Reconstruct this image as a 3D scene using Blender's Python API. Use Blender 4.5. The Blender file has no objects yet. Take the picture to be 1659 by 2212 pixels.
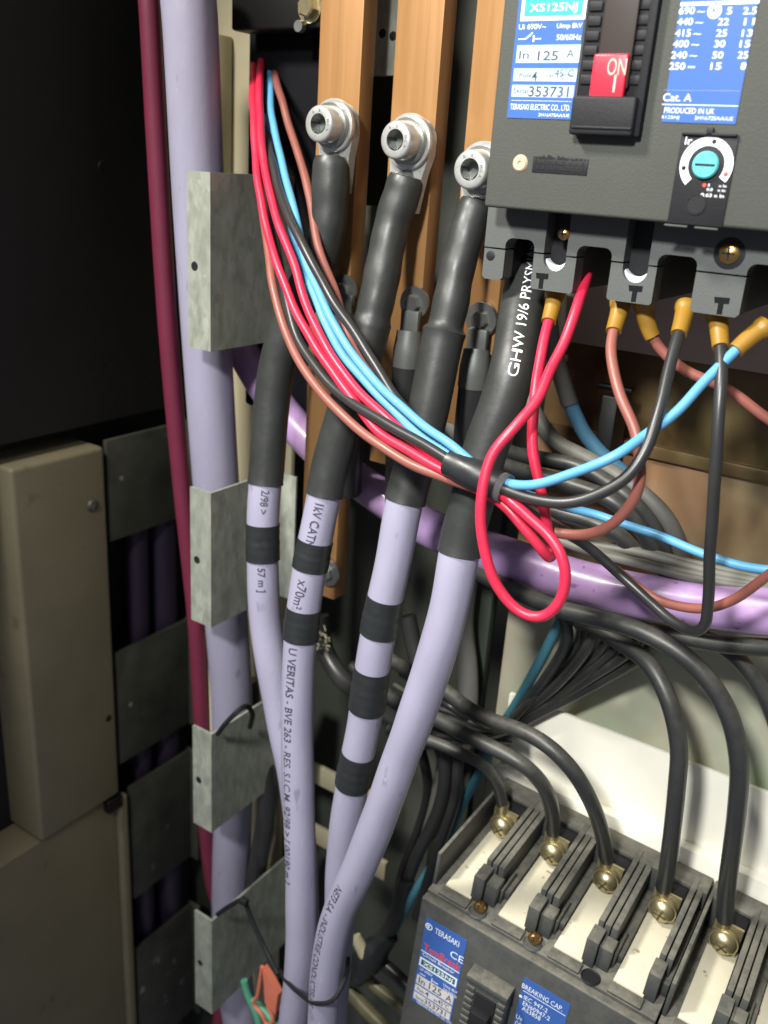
import bpy, bmesh, math, random
from mathutils import Matrix, Vector

# ------------------------------------------------------------------ camera, world, lamps, exposure
S = 0.001                                   # everything below is written in millimetres
sc = bpy.context.scene
COL = sc.collection
FPX, CU, CV = 1963.15, 829.5, 1106.0
AX = ((0.82749643, 0.247259, -0.50409588), (0.5577074, -0.25818899, 0.78886051), (0.06490085, -0.93391725, -0.35154864))
cam_d = bpy.data.cameras.new('camera')
cam = bpy.data.objects.new('camera', cam_d)
COL.objects.link(cam)
cam.matrix_world = Matrix([[AX[i][0], -AX[i][1], -AX[i][2], 0] for i in range(3)] + [[0, 0, 0, 1]])
cam_d.sensor_fit = 'HORIZONTAL'
cam_d.sensor_width = 36
cam_d.lens = 36 * FPX / 1659
cam_d.clip_start = 0.005
cam_d.clip_end = 20
cam_d.dof.use_dof = True
cam_d.dof.focus_distance = 0.37
cam_d.dof.aperture_fstop = 16
sc.camera = cam

w = bpy.data.worlds.new('World')
sc.world = w
w.use_nodes = True
bgn = w.node_tree.nodes['Background']
bgn.inputs[0].default_value = (0.80, 0.85, 1.0, 1)
bgn.inputs[1].default_value = 0.16

def lamp(name, kind, loc, target, energy, size, color, **kw):
    d = bpy.data.lights.new(name, kind)
    d.energy = energy
    d.color = color
    if kind == 'AREA':
        d.shape = 'DISK'; d.size = size * S
    else:
        d.shadow_soft_size = size * S
    for k, v in kw.items():
        setattr(d, k, v)
    o = bpy.data.objects.new(name, d)
    COL.objects.link(o)
    o.location = Vector(loc) * S
    o.rotation_euler = (Vector(target) - Vector(loc)).to_track_quat('-Z', 'Y').to_euler()
    return o
lamp('work_torch', 'SPOT', (-445, -60, 430), (-190, 360, -120), 27.0, 50, (1.0, 0.965, 0.88), spot_size=math.radians(62), spot_blend=0.95)
lamp('front_fill_spot', 'SPOT', (-95, -380, 400), (-80, 370, -190), 40.0, 45, (0.97, 0.97, 0.95), spot_size=math.radians(52), spot_blend=1.0)  # added fill spot, no such lamp seen; cone keeps the left dark

sc.view_settings.view_transform = 'Standard'
sc.view_settings.look = 'None'
sc.view_settings.exposure = 0.32
sc.view_settings.gamma = 1.0
sc.view_settings.use_curve_mapping = False
sc.render.engine = 'CYCLES'
sc.cycles.max_bounces = 6

# ------------------------------------------------------------------ measuring: a sight line met with a real plane
def ray(u, v):
    c = ((u - CU) / FPX, (v - CV) / FPX, 1.0)
    return Vector([sum(AX[i][k] * c[k] for k in range(3)) for i in range(3)])
def aY(u, v, Y): r = ray(u, v); return r * (Y / r.y)
def aX(u, v, X): r = ray(u, v); return r * (X / r.x)
def aZ(u, v, Z): r = ray(u, v); return r * (Z / r.z)
def zoomer(ox, oy, s): return lambda x, y: ((ox + x / s) / 1.507, (oy + y / s) / 1.507)
z3 = zoomer(1500, 0, 1.659); z6 = zoomer(1350, 2550, 2.765); z5 = zoomer(1050, 2800, 3.687)
z9 = zoomer(1300, 2800, 2.37); zt = zoomer(1550, 500, 1.7463)

# ------------------------------------------------------------------ materials
RB = Matrix.Rotation(.018, 3, 'Z') @ Matrix.Rotation(.064, 3, 'Y')      # how the lower breakers sit, slightly askew
OB = Vector((-167.4, 322, -340.9))
TB = Matrix.Translation(OB) @ RB.to_4x4()
RBt = RB.transposed()
MATS = {}
def mat(name, base, rough=0.5, metal=0.0, spec=0.5, var=None, vscale=60, vamt=0.3, bump=0.0, bscale=200, coat=0.0,
        stretch=None, dust=0.0, rvar=0.0, spots=None, scuff=None, spangle=0.0):
    if name in MATS: return MATS[name]
    m = bpy.data.materials.new(name); m.use_nodes = True
    nt = m.node_tree; N = nt.nodes; Lk = nt.links
    p = N['Principled BSDF']
    p.inputs['Roughness'].default_value = rough
    p.inputs['Metallic'].default_value = metal
    p.inputs['Specular IOR Level'].default_value = spec
    p.inputs['Coat Weight'].default_value = coat
    p.inputs['Coat Roughness'].default_value = 0.12
    tc = N.new('ShaderNodeTexCoord'); mp = N.new('ShaderNodeMapping')
    oi = N.new('ShaderNodeObjectInfo'); off = N.new('ShaderNodeVectorMath'); off.operation = 'MULTIPLY_ADD'
    Lk.new(oi.outputs['Random'], off.inputs[0]); off.inputs[1].default_value = (3.1, 2.3, 4.7); Lk.new(tc.outputs['Object'], off.inputs[2])
    Lk.new(off.outputs[0], mp.inputs['Vector'])
    if stretch: mp.inputs['Scale'].default_value = stretch
    col = None
    def rgb(c):
        n = N.new('ShaderNodeRGB'); n.outputs[0].default_value = (*c, 1); return n.outputs[0]
    def noise(scale, detail=4, rough_=0.6):
        n = N.new('ShaderNodeTexNoise'); n.inputs['Scale'].default_value = scale
        n.inputs['Detail'].default_value = detail; n.inputs['Roughness'].default_value = rough_
        Lk.new(mp.outputs[0], n.inputs['Vector']); return n
    def mix(fac, a, b):
        x = N.new('ShaderNodeMix'); x.data_type = 'RGBA'
        if isinstance(fac, float): x.inputs[0].default_value = fac
        else: Lk.new(fac, x.inputs[0])
        Lk.new(a, x.inputs[6]); Lk.new(b, x.inputs[7]); return x.outputs[2]
    def ramp(src, lo, hi, vlo=0.0, vhi=1.0):
        r = N.new('ShaderNodeMapRange'); r.inputs[1].default_value = lo; r.inputs[2].default_value = hi
        r.inputs[3].default_value = vlo; r.inputs[4].default_value = vhi
        Lk.new(src, r.inputs[0]); return r.outputs[0]
    col = rgb(base)
    var2 = var if var else tuple(c * 0.62 for c in base)
    n1 = noise(vscale)
    col = mix(ramp(n1.outputs[0], 0.38, 0.68, 0, vamt if not var else 1.0), col, rgb(var2))
    if spots:
        n3 = noise(spots[1], 2)
        col = mix(ramp(n3.outputs[0], spots[2], spots[2] + 0.06), col, rgb(spots[0]))
    if scuff:                                   # short pale rub marks
        n5 = noise(340, 3, 0.75); n6 = noise(60, 2)
        mm = N.new('ShaderNodeMath'); mm.operation = 'MULTIPLY'
        Lk.new(ramp(n5.outputs[0], 0.62, 0.70), mm.inputs[0]); Lk.new(ramp(n6.outputs[0], 0.52, 0.62, 0, 0.7), mm.inputs[1])
        col = mix(mm.outputs[0], col, rgb(scuff))
    if spangle > 0:                             # zinc crystals
        vo = N.new('ShaderNodeTexVoronoi'); vo.inputs['Scale'].default_value = 330
        Lk.new(mp.outputs[0], vo.inputs['Vector']); sx2 = N.new('ShaderNodeSeparateXYZ'); Lk.new(vo.outputs['Color'], sx2.inputs[0])
        col = mix(ramp(sx2.outputs[0], 0.2, 1.0, 0, spangle), col, rgb(tuple(c * 0.35 for c in base)))
    if dust > 0:
        ge = N.new('ShaderNodeNewGeometry'); sx = N.new('ShaderNodeSeparateXYZ'); Lk.new(ge.outputs['Normal'], sx.inputs[0])
        up = ramp(sx.outputs[2], -0.2, 0.9)
        n4 = noise(140, 5, 0.7)
        mul = N.new('ShaderNodeMath'); mul.operation = 'MULTIPLY'
        Lk.new(up, mul.inputs[0]); Lk.new(ramp(n4.outputs[0], 0.3, 0.62, 0.25 * dust, dust), mul.inputs[1])
        col = mix(mul.outputs[0], col, rgb((0.25, 0.235, 0.18)))
        rr = N.new('ShaderNodeMath'); rr.operation = 'MULTIPLY_ADD'
        Lk.new(mul.outputs[0], rr.inputs[0]); rr.inputs[1].default_value = 0.5; rr.inputs[2].default_value = rough
        rr.use_clamp = True
        Lk.new(rr.outputs[0], p.inputs['Roughness'])
    elif rvar > 0:
        Lk.new(ramp(noise(vscale * 1.7).outputs[0], 0.3, 0.7, max(0.05, rough - rvar), rough + rvar), p.inputs['Roughness'])
    Lk.new(col, p.inputs['Base Color'])
    if bump > 0:
        b = N.new('ShaderNodeBump'); b.inputs['Strength'].default_value = bump; b.inputs['Distance'].default_value = 0.0004
        Lk.new(noise(bscale, 3).outputs[0], b.inputs['Height']); Lk.new(b.outputs[0], p.inputs['Normal'])
    MATS[name] = m
    return m
LAV = mat('lavender_sheath', (0.315, 0.300, 0.400), 0.47, vscale=38, vamt=0.30, bump=0.25, bscale=330, rvar=0.1, stretch=(1, 1, 0.35), spots=((0.22, 0.205, 0.275), 130, 0.675), scuff=(0.40, 0.385, 0.47))
SLEEVE = mat('black_shrink_sleeve', (0.030, 0.032, 0.030), 0.45, vscale=55, vamt=0.5, bump=0.45, bscale=110, rvar=0.1)
TAPE = mat('black_tape', (0.018, 0.020, 0.021), 0.42, vscale=70, bump=0.3, bscale=150, rvar=0.12)
RED = mat('red_insulation', (0.60, 0.022, 0.060), 0.40, vscale=50, vamt=0.35, bump=0.15, bscale=300, rvar=0.1)
BROWN = mat('brown_insulation', (0.26, 0.088, 0.066), 0.42, vscale=50, vamt=0.35, bump=0.15, bscale=300, rvar=0.1)
BLUE = mat('blue_insulation', (0.11, 0.36, 0.60), 0.42, vscale=50, vamt=0.35, bump=0.15, bscale=300, rvar=0.1)
BLACK = mat('black_insulation', (0.028, 0.028, 0.028), 0.36, vscale=60, vamt=0.4)
TEAL = mat('teal_insulation', (0.055, 0.19, 0.25), 0.5, vscale=50, vamt=0.3)
DUSTY = mat('dusty_black_insulation', (0.022, 0.024, 0.025), 0.36, vscale=80, dust=0.30, bump=0.15)
GREYC = mat('grey_insulation', (0.15, 0.147, 0.13), 0.5, vscale=60, dust=0.3)
HOSE = mat('violet_conduit', (0.44, 0.28, 0.52), 0.38, vscale=70, vamt=0.4, coat=0.25, bump=0.5, bscale=90, rvar=0.1, spots=((0.24, 0.13, 0.30), 160, 0.68))
MAROON = mat('maroon_sheath', (0.155, 0.017, 0.045), 0.5, vscale=40, vamt=0.35)
CREAM = mat('cream_paint', (0.46, 0.41, 0.27), 0.5, vscale=14, vamt=0.15, bump=0.08, bscale=500, spots=((0.33, 0.30, 0.21), 30, 0.70))
CREAM_SHADED = mat('shaded_cream_paint', (0.235, 0.205, 0.128), 0.5, vscale=18, vamt=0.35, bump=0.12, bscale=500, spots=((0.17, 0.145, 0.09), 45, 0.67), scuff=(0.36, 0.33, 0.24))  # shade on the side covers put into the cream; spots and scuffs are wear
BAR = mat('varnished_copper', (0.37, 0.190, 0.070), 0.42, metal=0.3, vscale=170, stretch=(1, 1, 0.03), vamt=0.18, spots=((0.27, 0.13, 0.05), 60, 0.69), var=None, bump=0.1, bscale=300, rvar=0.1)
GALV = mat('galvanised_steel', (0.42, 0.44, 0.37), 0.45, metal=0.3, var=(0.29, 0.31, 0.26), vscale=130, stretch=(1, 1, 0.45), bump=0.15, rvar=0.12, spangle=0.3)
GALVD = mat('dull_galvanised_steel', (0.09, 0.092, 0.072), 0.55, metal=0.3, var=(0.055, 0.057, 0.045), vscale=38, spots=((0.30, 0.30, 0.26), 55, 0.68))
STEEL = mat('bright_steel', (0.58, 0.58, 0.55), 0.34, metal=0.6, vscale=200, vamt=0.3, rvar=0.08)
STEELD = mat('grey_steel', (0.34, 0.35, 0.33), 0.38, metal=0.9, vscale=150, vamt=0.4)
BRASS = mat('passivated_brass', (0.50, 0.43, 0.25), 0.33, metal=0.85, vscale=160, var=(0.34, 0.29, 0.16), rvar=0.1, dust=0.15)
GOLD = mat('brass_screw', (0.60, 0.36, 0.13), 0.3, metal=1.0, vscale=200)
TAN = mat('tan_screw_paint', (0.62, 0.42, 0.27), 0.5, vscale=200)
CASE = mat('charcoal_moulding', (0.068, 0.071, 0.062), 0.6, spec=0.22, vscale=30, vamt=0.18, bump=0.35, bscale=1500)
CASED = mat('black_moulding', (0.016, 0.016, 0.018), 0.55, spec=0.22, vscale=60, bump=0.2, bscale=900)
LUGD = mat('dark_tinned_lug', (0.13, 0.135, 0.125), 0.5, metal=0.3, vscale=120, vamt=0.5)
CASEG = mat('grey_moulding', (0.085, 0.09, 0.086), 0.55, spec=0.3, vscale=40, vamt=0.2, bump=0.25, bscale=1200)
DUSTC = mat('dusty_charcoal_moulding', (0.046, 0.050, 0.052), 0.5, spec=0.3, vscale=60, dust=0.62, bump=0.2, bscale=600)
STRIPM = mat('cream_fibre_strip', (0.70, 0.65, 0.49), 0.5, vscale=40, vamt=0.35, bump=0.1, bscale=400, spots=((0.33, 0.25, 0.15), 170, 0.655))
WHITEB = mat('white_insulating_sheet', (0.84, 0.82, 0.70), 0.45, vscale=25, vamt=0.1, spots=((0.45, 0.40, 0.30), 70, 0.74))
YEL = mat('yellow_vinyl', (0.30, 0.16, 0.018), 0.42, vscale=90, vamt=0.35)
BLUEL = mat('blue_label', (0.040, 0.115, 0.38), 0.38, vscale=20, vamt=0.08)
TEALL = mat('teal_label', (0.03, 0.36, 0.33), 0.4)
LIGHTL = mat('pale_label', (0.40, 0.52, 0.68), 0.42, vscale=30, vamt=0.1)
WHITEP = mat('white_print', (0.82, 0.85, 0.88), 0.45, vamt=0.05)
REDP = mat('red_print', (0.70, 0.07, 0.05), 0.45, vamt=0.05)
DARKP = mat('dark_print', (0.09, 0.11, 0.14), 0.5, vamt=0.05)
GREYP = mat('grey_ink', (0.055, 0.055, 0.075), 0.5, vamt=0.3)
REDT = mat('red_toggle', (0.68, 0.022, 0.045), 0.36, vscale=40, vamt=0.1)
PINKP = mat('pink_print', (0.75, 0.42, 0.34), 0.45, vamt=0.05)
DIAL = mat('teal_dial', (0.10, 0.46, 0.47), 0.4, vscale=60, vamt=0.15)
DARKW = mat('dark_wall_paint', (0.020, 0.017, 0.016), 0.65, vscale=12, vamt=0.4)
BACKW = mat('back_wall_paint', (0.060, 0.066, 0.052), 0.6, vscale=14, vamt=0.5)
PLTAN = mat('tan_passivated_plate', (0.44, 0.34, 0.275), 0.45, metal=0.1, vscale=16, vamt=0.3, bump=0.1, bscale=300)
PLOLIVE = mat('olive_passivated_plate', (0.20, 0.155, 0.066), 0.36, metal=0.4, var=(0.15, 0.07, 0.035), vscale=17, bump=0.08, bscale=300)
PLGREEN = mat('passivated_plate_reflection', (0.47, 0.54, 0.39), 0.38, metal=0.15, var=(0.40, 0.31, 0.24), vscale=11, bump=0.05, bscale=300)  # passivated plate, white board's reflection put into the pale green colour
PLBROWN = mat('brown_passivated_plate', (0.33, 0.25, 0.135), 0.36, metal=0.35, var=(0.30, 0.15, 0.08), vscale=14, bump=0.06, bscale=300)
ORANGE = mat('orange_plastic', (0.68, 0.19, 0.115), 0.4, vscale=60)
GREENW = mat('green_insulation', (0.10, 0.36, 0.23), 0.45, vscale=60)
CONN = mat('cream_plastic', (0.62, 0.57, 0.38), 0.4, vscale=60)

# ------------------------------------------------------------------ mesh building
def text_data(s, size=1.0, bold=0.0, fine=False):
    cu = bpy.data.curves.new('lettering', 'FONT'); cu.body = s; cu.size = size; cu.offset = bold; cu.resolution_u = 3
    o = bpy.data.objects.new('lettering', cu); COL.objects.link(o)
    dg = bpy.context.evaluated_depsgraph_get(); dg.update()
    me = bpy.data.meshes.new_from_object(o.evaluated_get(dg))
    if fine:
        t = bmesh.new(); t.from_mesh(me); bmesh.ops.triangulate(t, faces=t.faces[:])
        for _ in range(5):
            E_ = [e for e in t.edges if e.calc_length() > 0.14]
            if not E_: break
            bmesh.ops.subdivide_edges(t, edges=E_, cuts=1); bmesh.ops.triangulate(t, faces=t.faces[:])
        t.to_mesh(me); t.free()
    vs = [v.co.copy() for v in me.vertices]; fs = [tuple(p.vertices) for p in me.polygons]
    bpy.data.objects.remove(o); bpy.data.curves.remove(cu); bpy.data.meshes.remove(me)
    return vs, fs

def catmull(pts, step):
    P = [Vector(p) for p in pts]
    out = []
    P = [P[0] * 2 - P[1]] + P + [P[-1] * 2 - P[-2]]
    for i in range(1, len(P) - 2):
        p0, p1, p2, p3 = P[i - 1:i + 3]
        t0 = 0.0; t1 = t0 + max(1e-3, (p1 - p0).length) ** 0.5; t2 = t1 + max(1e-3, (p2 - p1).length) ** 0.5; t3 = t2 + max(1e-3, (p3 - p2).length) ** 0.5
        n = max(2, int((p2 - p1).length / step))
        for k in range(n):
            t = t1 + (t2 - t1) * k / n
            a1 = p0 * ((t1 - t) / (t1 - t0)) + p1 * ((t - t0) / (t1 - t0)); a2 = p1 * ((t2 - t) / (t2 - t1)) + p2 * ((t - t1) / (t2 - t1))
            a3 = p2 * ((t3 - t) / (t3 - t2)) + p3 * ((t - t2) / (t3 - t2))
            b1 = a1 * ((t2 - t) / (t2 - t0)) + a2 * ((t - t0) / (t2 - t0)); b2 = a2 * ((t3 - t) / (t3 - t1)) + a3 * ((t - t1) / (t3 - t1))
            out.append(b1 * ((t2 - t) / (t2 - t1)) + b2 * ((t - t1) / (t2 - t1)))
    out.append(P[-2].copy())
    return out

rnd = random.Random(7)
class Path:
    def __init__(self, pts, step=2.5, smooth=2):
        q = catmull(pts, step)
        for _ in range(smooth):
            q = [q[0]] + [(q[i - 1] + q[i] * 2 + q[i + 1]) / 4 for i in range(1, len(q) - 1)] + [q[-1]]
        self.p = q
        self.s = [0.0]
        for i in range(1, len(q)): self.s.append(self.s[-1] + (q[i] - q[i - 1]).length)
        self.L = self.s[-1]
    def at(self, s):
        s = min(max(s, 0.0), self.L - 1e-6)
        lo, hi = 0, len(self.s) - 1
        while hi - lo > 1:
            m = (lo + hi) // 2
            if self.s[m] <= s: lo = m
            else: hi = m
        f = (s - self.s[lo]) / max(1e-9, self.s[hi] - self.s[lo])
        c = self.p[lo].lerp(self.p[hi], f)
        a = self.p[max(0, lo - 1)]; b = self.p[min(len(self.p) - 1, hi + 1)]
        return c, (b - a).normalized()
    def wobble(self, amp, wl):                  # hand-bent unevenness
        ph = [rnd.uniform(0, 6.28) for _ in range(6)]
        for i, s in enumerate(self.s):
            e = min(1.0, s / 15, (self.L - s) / 18)
            self.p[i] = self.p[i] + Vector([amp * e * (math.sin(6.283 * s / wl + ph[k]) + 0.6 * math.sin(6.283 * s / (wl * 0.43) + ph[k + 3])) for k in range(3)])
        return self
    def near(self, P):
        i = min(range(len(self.p)), key=lambda k: (self.p[k] - P).length); return self.s[i]
    def sv(self, v):                        # arc length where the path passes image height v (measuring only)
        best = None
        for i, q in enumerate(self.p):
            c2 = sum(AX[k][1] * q[k] for k in range(3)) / sum(AX[k][2] * q[k] for k in range(3)) * FPX + CV
            if best is None or abs(c2 - v) < best[0]: best = (abs(c2 - v), self.s[i])
        return best[1]
    def cut(self, s0, s1, step=2.5):
        n = max(2, int((s1 - s0) / step)); return [self.at(s0 + (s1 - s0) * i / n)[0] for i in range(n + 1)]

class MB:
    def __init__(self, T=None):
        self.bm = bmesh.new(); self.T = T or Matrix.Identity(4); self.smooth = set()
    def _add(self, vs, fs, smooth=False):
        V = [self.bm.verts.new(self.T @ Vector(v)) for v in vs]
        for f in fs:
            try:
                F = self.bm.faces.new([V[i] for i in f]); F.smooth = smooth
            except ValueError: pass
        return V
    def box(self, a, b, bev=0.0, seg=2, R=None):
        a, b = Vector(a), Vector(b); c = (a + b) / 2; d = b - a
        t = bmesh.new(); bmesh.ops.create_cube(t, size=1)
        for v in t.verts: v.co = Vector((v.co.x * d.x, v.co.y * d.y, v.co.z * d.z))
        if bev > 0: bmesh.ops.bevel(t, geom=t.edges[:], offset=min(bev, 0.45 * min(abs(d.x), abs(d.y), abs(d.z))), segments=seg, profile=0.5, affect='EDGES')
        t.verts.index_update()
        if R is None: R = Matrix.Identity(3)
        self._add([R @ v.co + c for v in t.verts], [[v.index for v in f.verts] for f in t.faces], bev > 0)
        t.free(); return self
    def tube(self, pts, r, seg=16, caps=True, rf=None):
        n = len(pts); P = [Vector(p) for p in pts]
        T = [(P[min(i + 1, n - 1)] - P[max(i - 1, 0)]).normalized() for i in range(n)]
        u = T[0].cross(Vector((0.3, 0.2, 0.9)));
        if u.length < 0.1: u = T[0].cross(Vector((1, 0, 0)))
        u.normalize(); vs = []; fs = []
        for i in range(n):
            u = (u - T[i] * u.dot(T[i])).normalized(); v = T[i].cross(u)
            rr = rf(i / (n - 1)) if rf else r
            for k in range(seg):
                a = 2 * math.pi * k / seg; vs.append(P[i] + u * (rr * math.cos(a)) + v * (rr * math.sin(a)))
        for i in range(n - 1):
            for k in range(seg):
                a = i * seg + k; b = i * seg + (k + 1) % seg; fs.append((a, b, b + seg, a + seg))
        self._add(vs, fs, True)
        if caps:
            self._add(vs[:seg], [tuple(reversed(range(seg)))]); self._add(vs[-seg:], [tuple(range(seg))])
        return self
    def lathe(self, prof, o, axis, seg=28, smooth=True):            # prof = [(radius, height)...] along axis from o
        o = Vector(o); z = Vector(axis).normalized(); x = z.orthogonal().normalized(); y = z.cross(x); vs = []; fs = []
        for r, h in prof:
            for k in range(seg):
                a = 2 * math.pi * k / seg; vs.append(o + z * h + x * (r * math.cos(a)) + y * (r * math.sin(a)))
        for i in range(len(prof) - 1):
            for k in range(seg):
                a = i * seg + k; b = i * seg + (k + 1) % seg; fs.append((a, b, b + seg, a + seg))
        self._add(vs, fs, smooth); return self
    def prism(self, poly, o, ex, ey, ez, h, bev=0.0):               # outline extruded by h along ez
        o, ex, ey, ez = Vector(o), Vector(ex), Vector(ey), Vector(ez); n = len(poly)
        vs = [o + ex * p[0] + ey * p[1] for p in poly] + [o + ex * p[0] + ey * p[1] + ez * h for p in poly]
        self._add(vs, [tuple(range(n))[::-1], tuple(range(n, 2 * n))] + [(i, (i + 1) % n, n + (i + 1) % n, n + i) for i in range(n)]); return self
    def text(self, s, o, ex, ey, width=None, cap=None, size=None, bold=0.0, lift=0.12):
        vs, fs = text_data(s, 1.0, bold)
        if not vs: return self
        ex, ey, o = Vector(ex).normalized(), Vector(ey).normalized(), Vector(o); ez = ex.cross(ey)
        x0 = min(v.x for v in vs); x1 = max(v.x for v in vs); y1 = max(v.y for v in vs)
        sy = (cap / 0.70) if cap else size; sx = width / (x1 - x0) if width else sy
        self._add([o + ex * ((v.x - x0) * sx) + ey * (v.y * sy) + ez * lift for v in vs], fs); return self
    def wrap(self, s, path, r, s0, phi0, size, dphi=0.0, rev=False, bold=0.015, sx=1.0, lift=0.06):
        vs, fs = text_data(s, 1.0, bold, True); out = []
        for v in vs:
            ss = s0 + (-1 if rev else 1) * v.x * size * sx
            c, t = path.at(ss)
            if rev: t = -t
            n = -c; n = (n - t * n.dot(t)).normalized(); u = n.cross(t)
            ph = phi0 + dphi * v.x * size + (v.y - 0.35) * size / r
            out.append(c + (n * math.cos(ph) + u * math.sin(ph)) * (r + lift))
        self._add(out, fs); return self
    def ring(self, o, ex, ey, r0, r1, a0, a1, lift=0.1, n=40):
        o, ex, ey = Vector(o), Vector(ex), Vector(ey); ez = ex.cross(ey); vs = []; fs = []
        for i in range(n + 1):
            a = a0 + (a1 - a0) * i / n; d = ex * math.cos(a) + ey * math.sin(a)
            vs += [o + d * r0 + ez * lift, o + d * r1 + ez * lift]
        for i in range(n): fs.append((2 * i, 2 * i + 1, 2 * i + 3, 2 * i + 2))
        self._add(vs, fs); return self

def wloc(o):
    v = Vector((0, 0, 0))
    while o: v += o.location; o = o.parent
    return v
def obj(name, mb, m, parent=None):
    bm = mb.bm
    bmesh.ops.recalc_face_normals(bm, faces=bm.faces[:])
    for v in bm.verts: v.co *= S
    if parent is None:
        xs = [v.co for v in bm.verts]
        loc = Vector(((min(v.x for v in xs) + max(v.x for v in xs)) / 2, (min(v.y for v in xs) + max(v.y for v in xs)) / 2, min(v.z for v in xs)))
        off = loc
    else: off = wloc(parent); loc = Vector((0, 0, 0))
    for v in bm.verts: v.co -= off
    me = bpy.data.meshes.new(name); bm.to_mesh(me); bm.free(); me.materials.append(m)
    try: me.set_sharp_from_angle(angle=math.radians(40))
    except Exception: pass
    o = bpy.data.objects.new(name, me); COL.objects.link(o); o.location = loc
    if parent: o.parent = parent
    return o
def thing(name, label, cat, loc, group=None):
    o = bpy.data.objects.new(name, None); o.empty_display_size = 0.01; COL.objects.link(o); o.location = Vector(loc) * S
    return tag(o, label, cat, group)
def tag(o, label, cat, group=None, kind=None):
    o['label'] = label; o['category'] = cat
    if group: o['group'] = group
    if kind: o['kind'] = kind
    return o
def struct(o, label=None):
    o['kind'] = 'structure'
    if label: o['label'] = label
    return o
def pth(L, **k): return Path([aY(*p) for p in L], **k)
def wire(name, label, cat, L, r, m, group=None, step=2.5, seg=14, rf=None):
    p = pth(L, step=step); o = obj(name, MB().tube(p.p, r, seg, rf=rf), m); tag(o, label, cat, group); return o, p
X_, Y_, Z_ = Vector((1, 0, 0)), Vector((0, 1, 0)), Vector((0, 0, 1))
rnd = random.Random(7)

# ------------------------------------------------------------------ the cabinet around everything
XW = -470.0                                  # plane of the cabinet's left side
struct(obj('back_wall', MB().box((-800, 490, -1000), (250, 500, 350)), BACKW))
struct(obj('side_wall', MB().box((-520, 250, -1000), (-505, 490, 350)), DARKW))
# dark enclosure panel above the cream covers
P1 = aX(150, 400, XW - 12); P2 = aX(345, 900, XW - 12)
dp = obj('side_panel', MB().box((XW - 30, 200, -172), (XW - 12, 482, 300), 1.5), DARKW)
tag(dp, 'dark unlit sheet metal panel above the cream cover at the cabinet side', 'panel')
hq = aX(222, 360, XW - 12)
obj('screw_hole', MB().lathe([(0.01, 0.5), (3.2, 0.5), (3.6, 0.0)], hq, (1, 0, 0)), CASED, dp)
# upper cream cover box
cb = obj('cover', MB().box((XW - 90, 314, -464), (XW, 385, -184), 3.0, 3), CREAM_SHADED)
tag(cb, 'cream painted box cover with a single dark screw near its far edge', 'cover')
for (u, v) in ((200, 1092),):
    q = aX(u, v, XW); m_ = MB().lathe([(0.01, 2.2), (3.4, 1.8), (4.6, 0.2), (4.8, -0.5)], q, (1, 0, 0)); m_.box(q + Vector((1.6, -3.6, -0.6)), q + Vector((2.35, 3.6, 0.6)))
    obj('screw', m_, GALVD, cb)
q = aX(235, 1552, XW); obj('screw_hole', MB().lathe([(0.01, 0.15), (2.4, 0.15), (2.8, 0.0)], q, (1, 0, 0)), CASED, cb)
q = aX(238, 1733, XW); obj('clip', MB().box((XW - 6, 372, -476), (XW + 2, 386, -465.0), 1.5), mat('olive_moulding', (0, 0, 0)), cb)
# lower cream cover with folded bright edge
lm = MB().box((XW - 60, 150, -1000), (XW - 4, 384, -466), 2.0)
lc = obj('cover', lm, CREAM_SHADED)
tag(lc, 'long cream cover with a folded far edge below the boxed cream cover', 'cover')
obj('folded_edge', MB().box((XW - 8, 383.5, -1000), (XW + 0.5, 393, -468.5), 3.2, 4), CREAM_SHADED, lc)
q = aX(238, 1919, XW - 6); obj('screw_hole', MB().lathe([(0.01, 0.2), (3.0, 0.2), (3.5, 0.0)], q, (1, 0, 0)), CASED, lc)

# galvanised straps of the ladder behind the maroon cable, seen end on between dark gaps
slots = [((300, 935), (300, 1150)), ((330, 1375), (330, 1610)), ((340, 1665), (340, 1905)), ((370, 1990), (370, 2225)), ((400, 2270), (400, 2450))]
slab = ['topmost wide grey strap beside the cream box cover, scratched white', 'second grey strap down beside the lower half of the cream box cover',
        'third grey strap down beside the joint of the two cream covers', 'fourth grey strap down beside the folded cream edge', 'lowest grey strap hardly in the picture at the bottom']
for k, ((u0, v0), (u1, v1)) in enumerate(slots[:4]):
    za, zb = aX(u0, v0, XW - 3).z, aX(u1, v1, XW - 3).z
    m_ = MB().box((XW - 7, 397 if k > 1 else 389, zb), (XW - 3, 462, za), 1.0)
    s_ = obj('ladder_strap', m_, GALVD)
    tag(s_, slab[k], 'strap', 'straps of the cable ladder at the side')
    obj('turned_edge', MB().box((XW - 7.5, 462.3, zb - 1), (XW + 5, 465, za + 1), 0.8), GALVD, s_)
# dim dark purple cables behind the straps
for k, (u, w_) in enumerate(((290, 9), (345, 11))):
    L = [aX(u + 6 * i, 975 + 290 * i, XW - 18) for i in range(6)]
    o = obj('power_cable', MB().tube(Path(L).p, w_, 16), mat('deep_purple_sheath', (0.035, 0.022, 0.045), 0.5))
    tag(o, ['unlit dark purple cable behind the grey straps, nearer the cream covers', 'unlit dark purple cable behind the grey straps, nearer the maroon cable'][k], 'cable', 'dark cables behind the straps')

# cream plate behind the thick cable
cp = obj('mounting_plate', MB().box((-420, 436, -1000), (-352, 440, 300), 0.5), CREAM)
tag(cp, 'upright cream painted plate behind the thick lavender cable', 'plate')
obj('folded_edge', MB().box((-416, 424, -150), (-404, 435.6, 66), 1.0), CREAM, cp)
# black trunking between the cream plate and the first bar
tr = obj('trunking', MB().box((-368, 408, -140), (-305, 434, 300), 3), mat('soot_black_paint', (0.010, 0.010, 0.012), 0.8, spec=0.08))
tag(tr, 'black cable trunking between the cream plate and the first copper bar', 'trunking')
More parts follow.
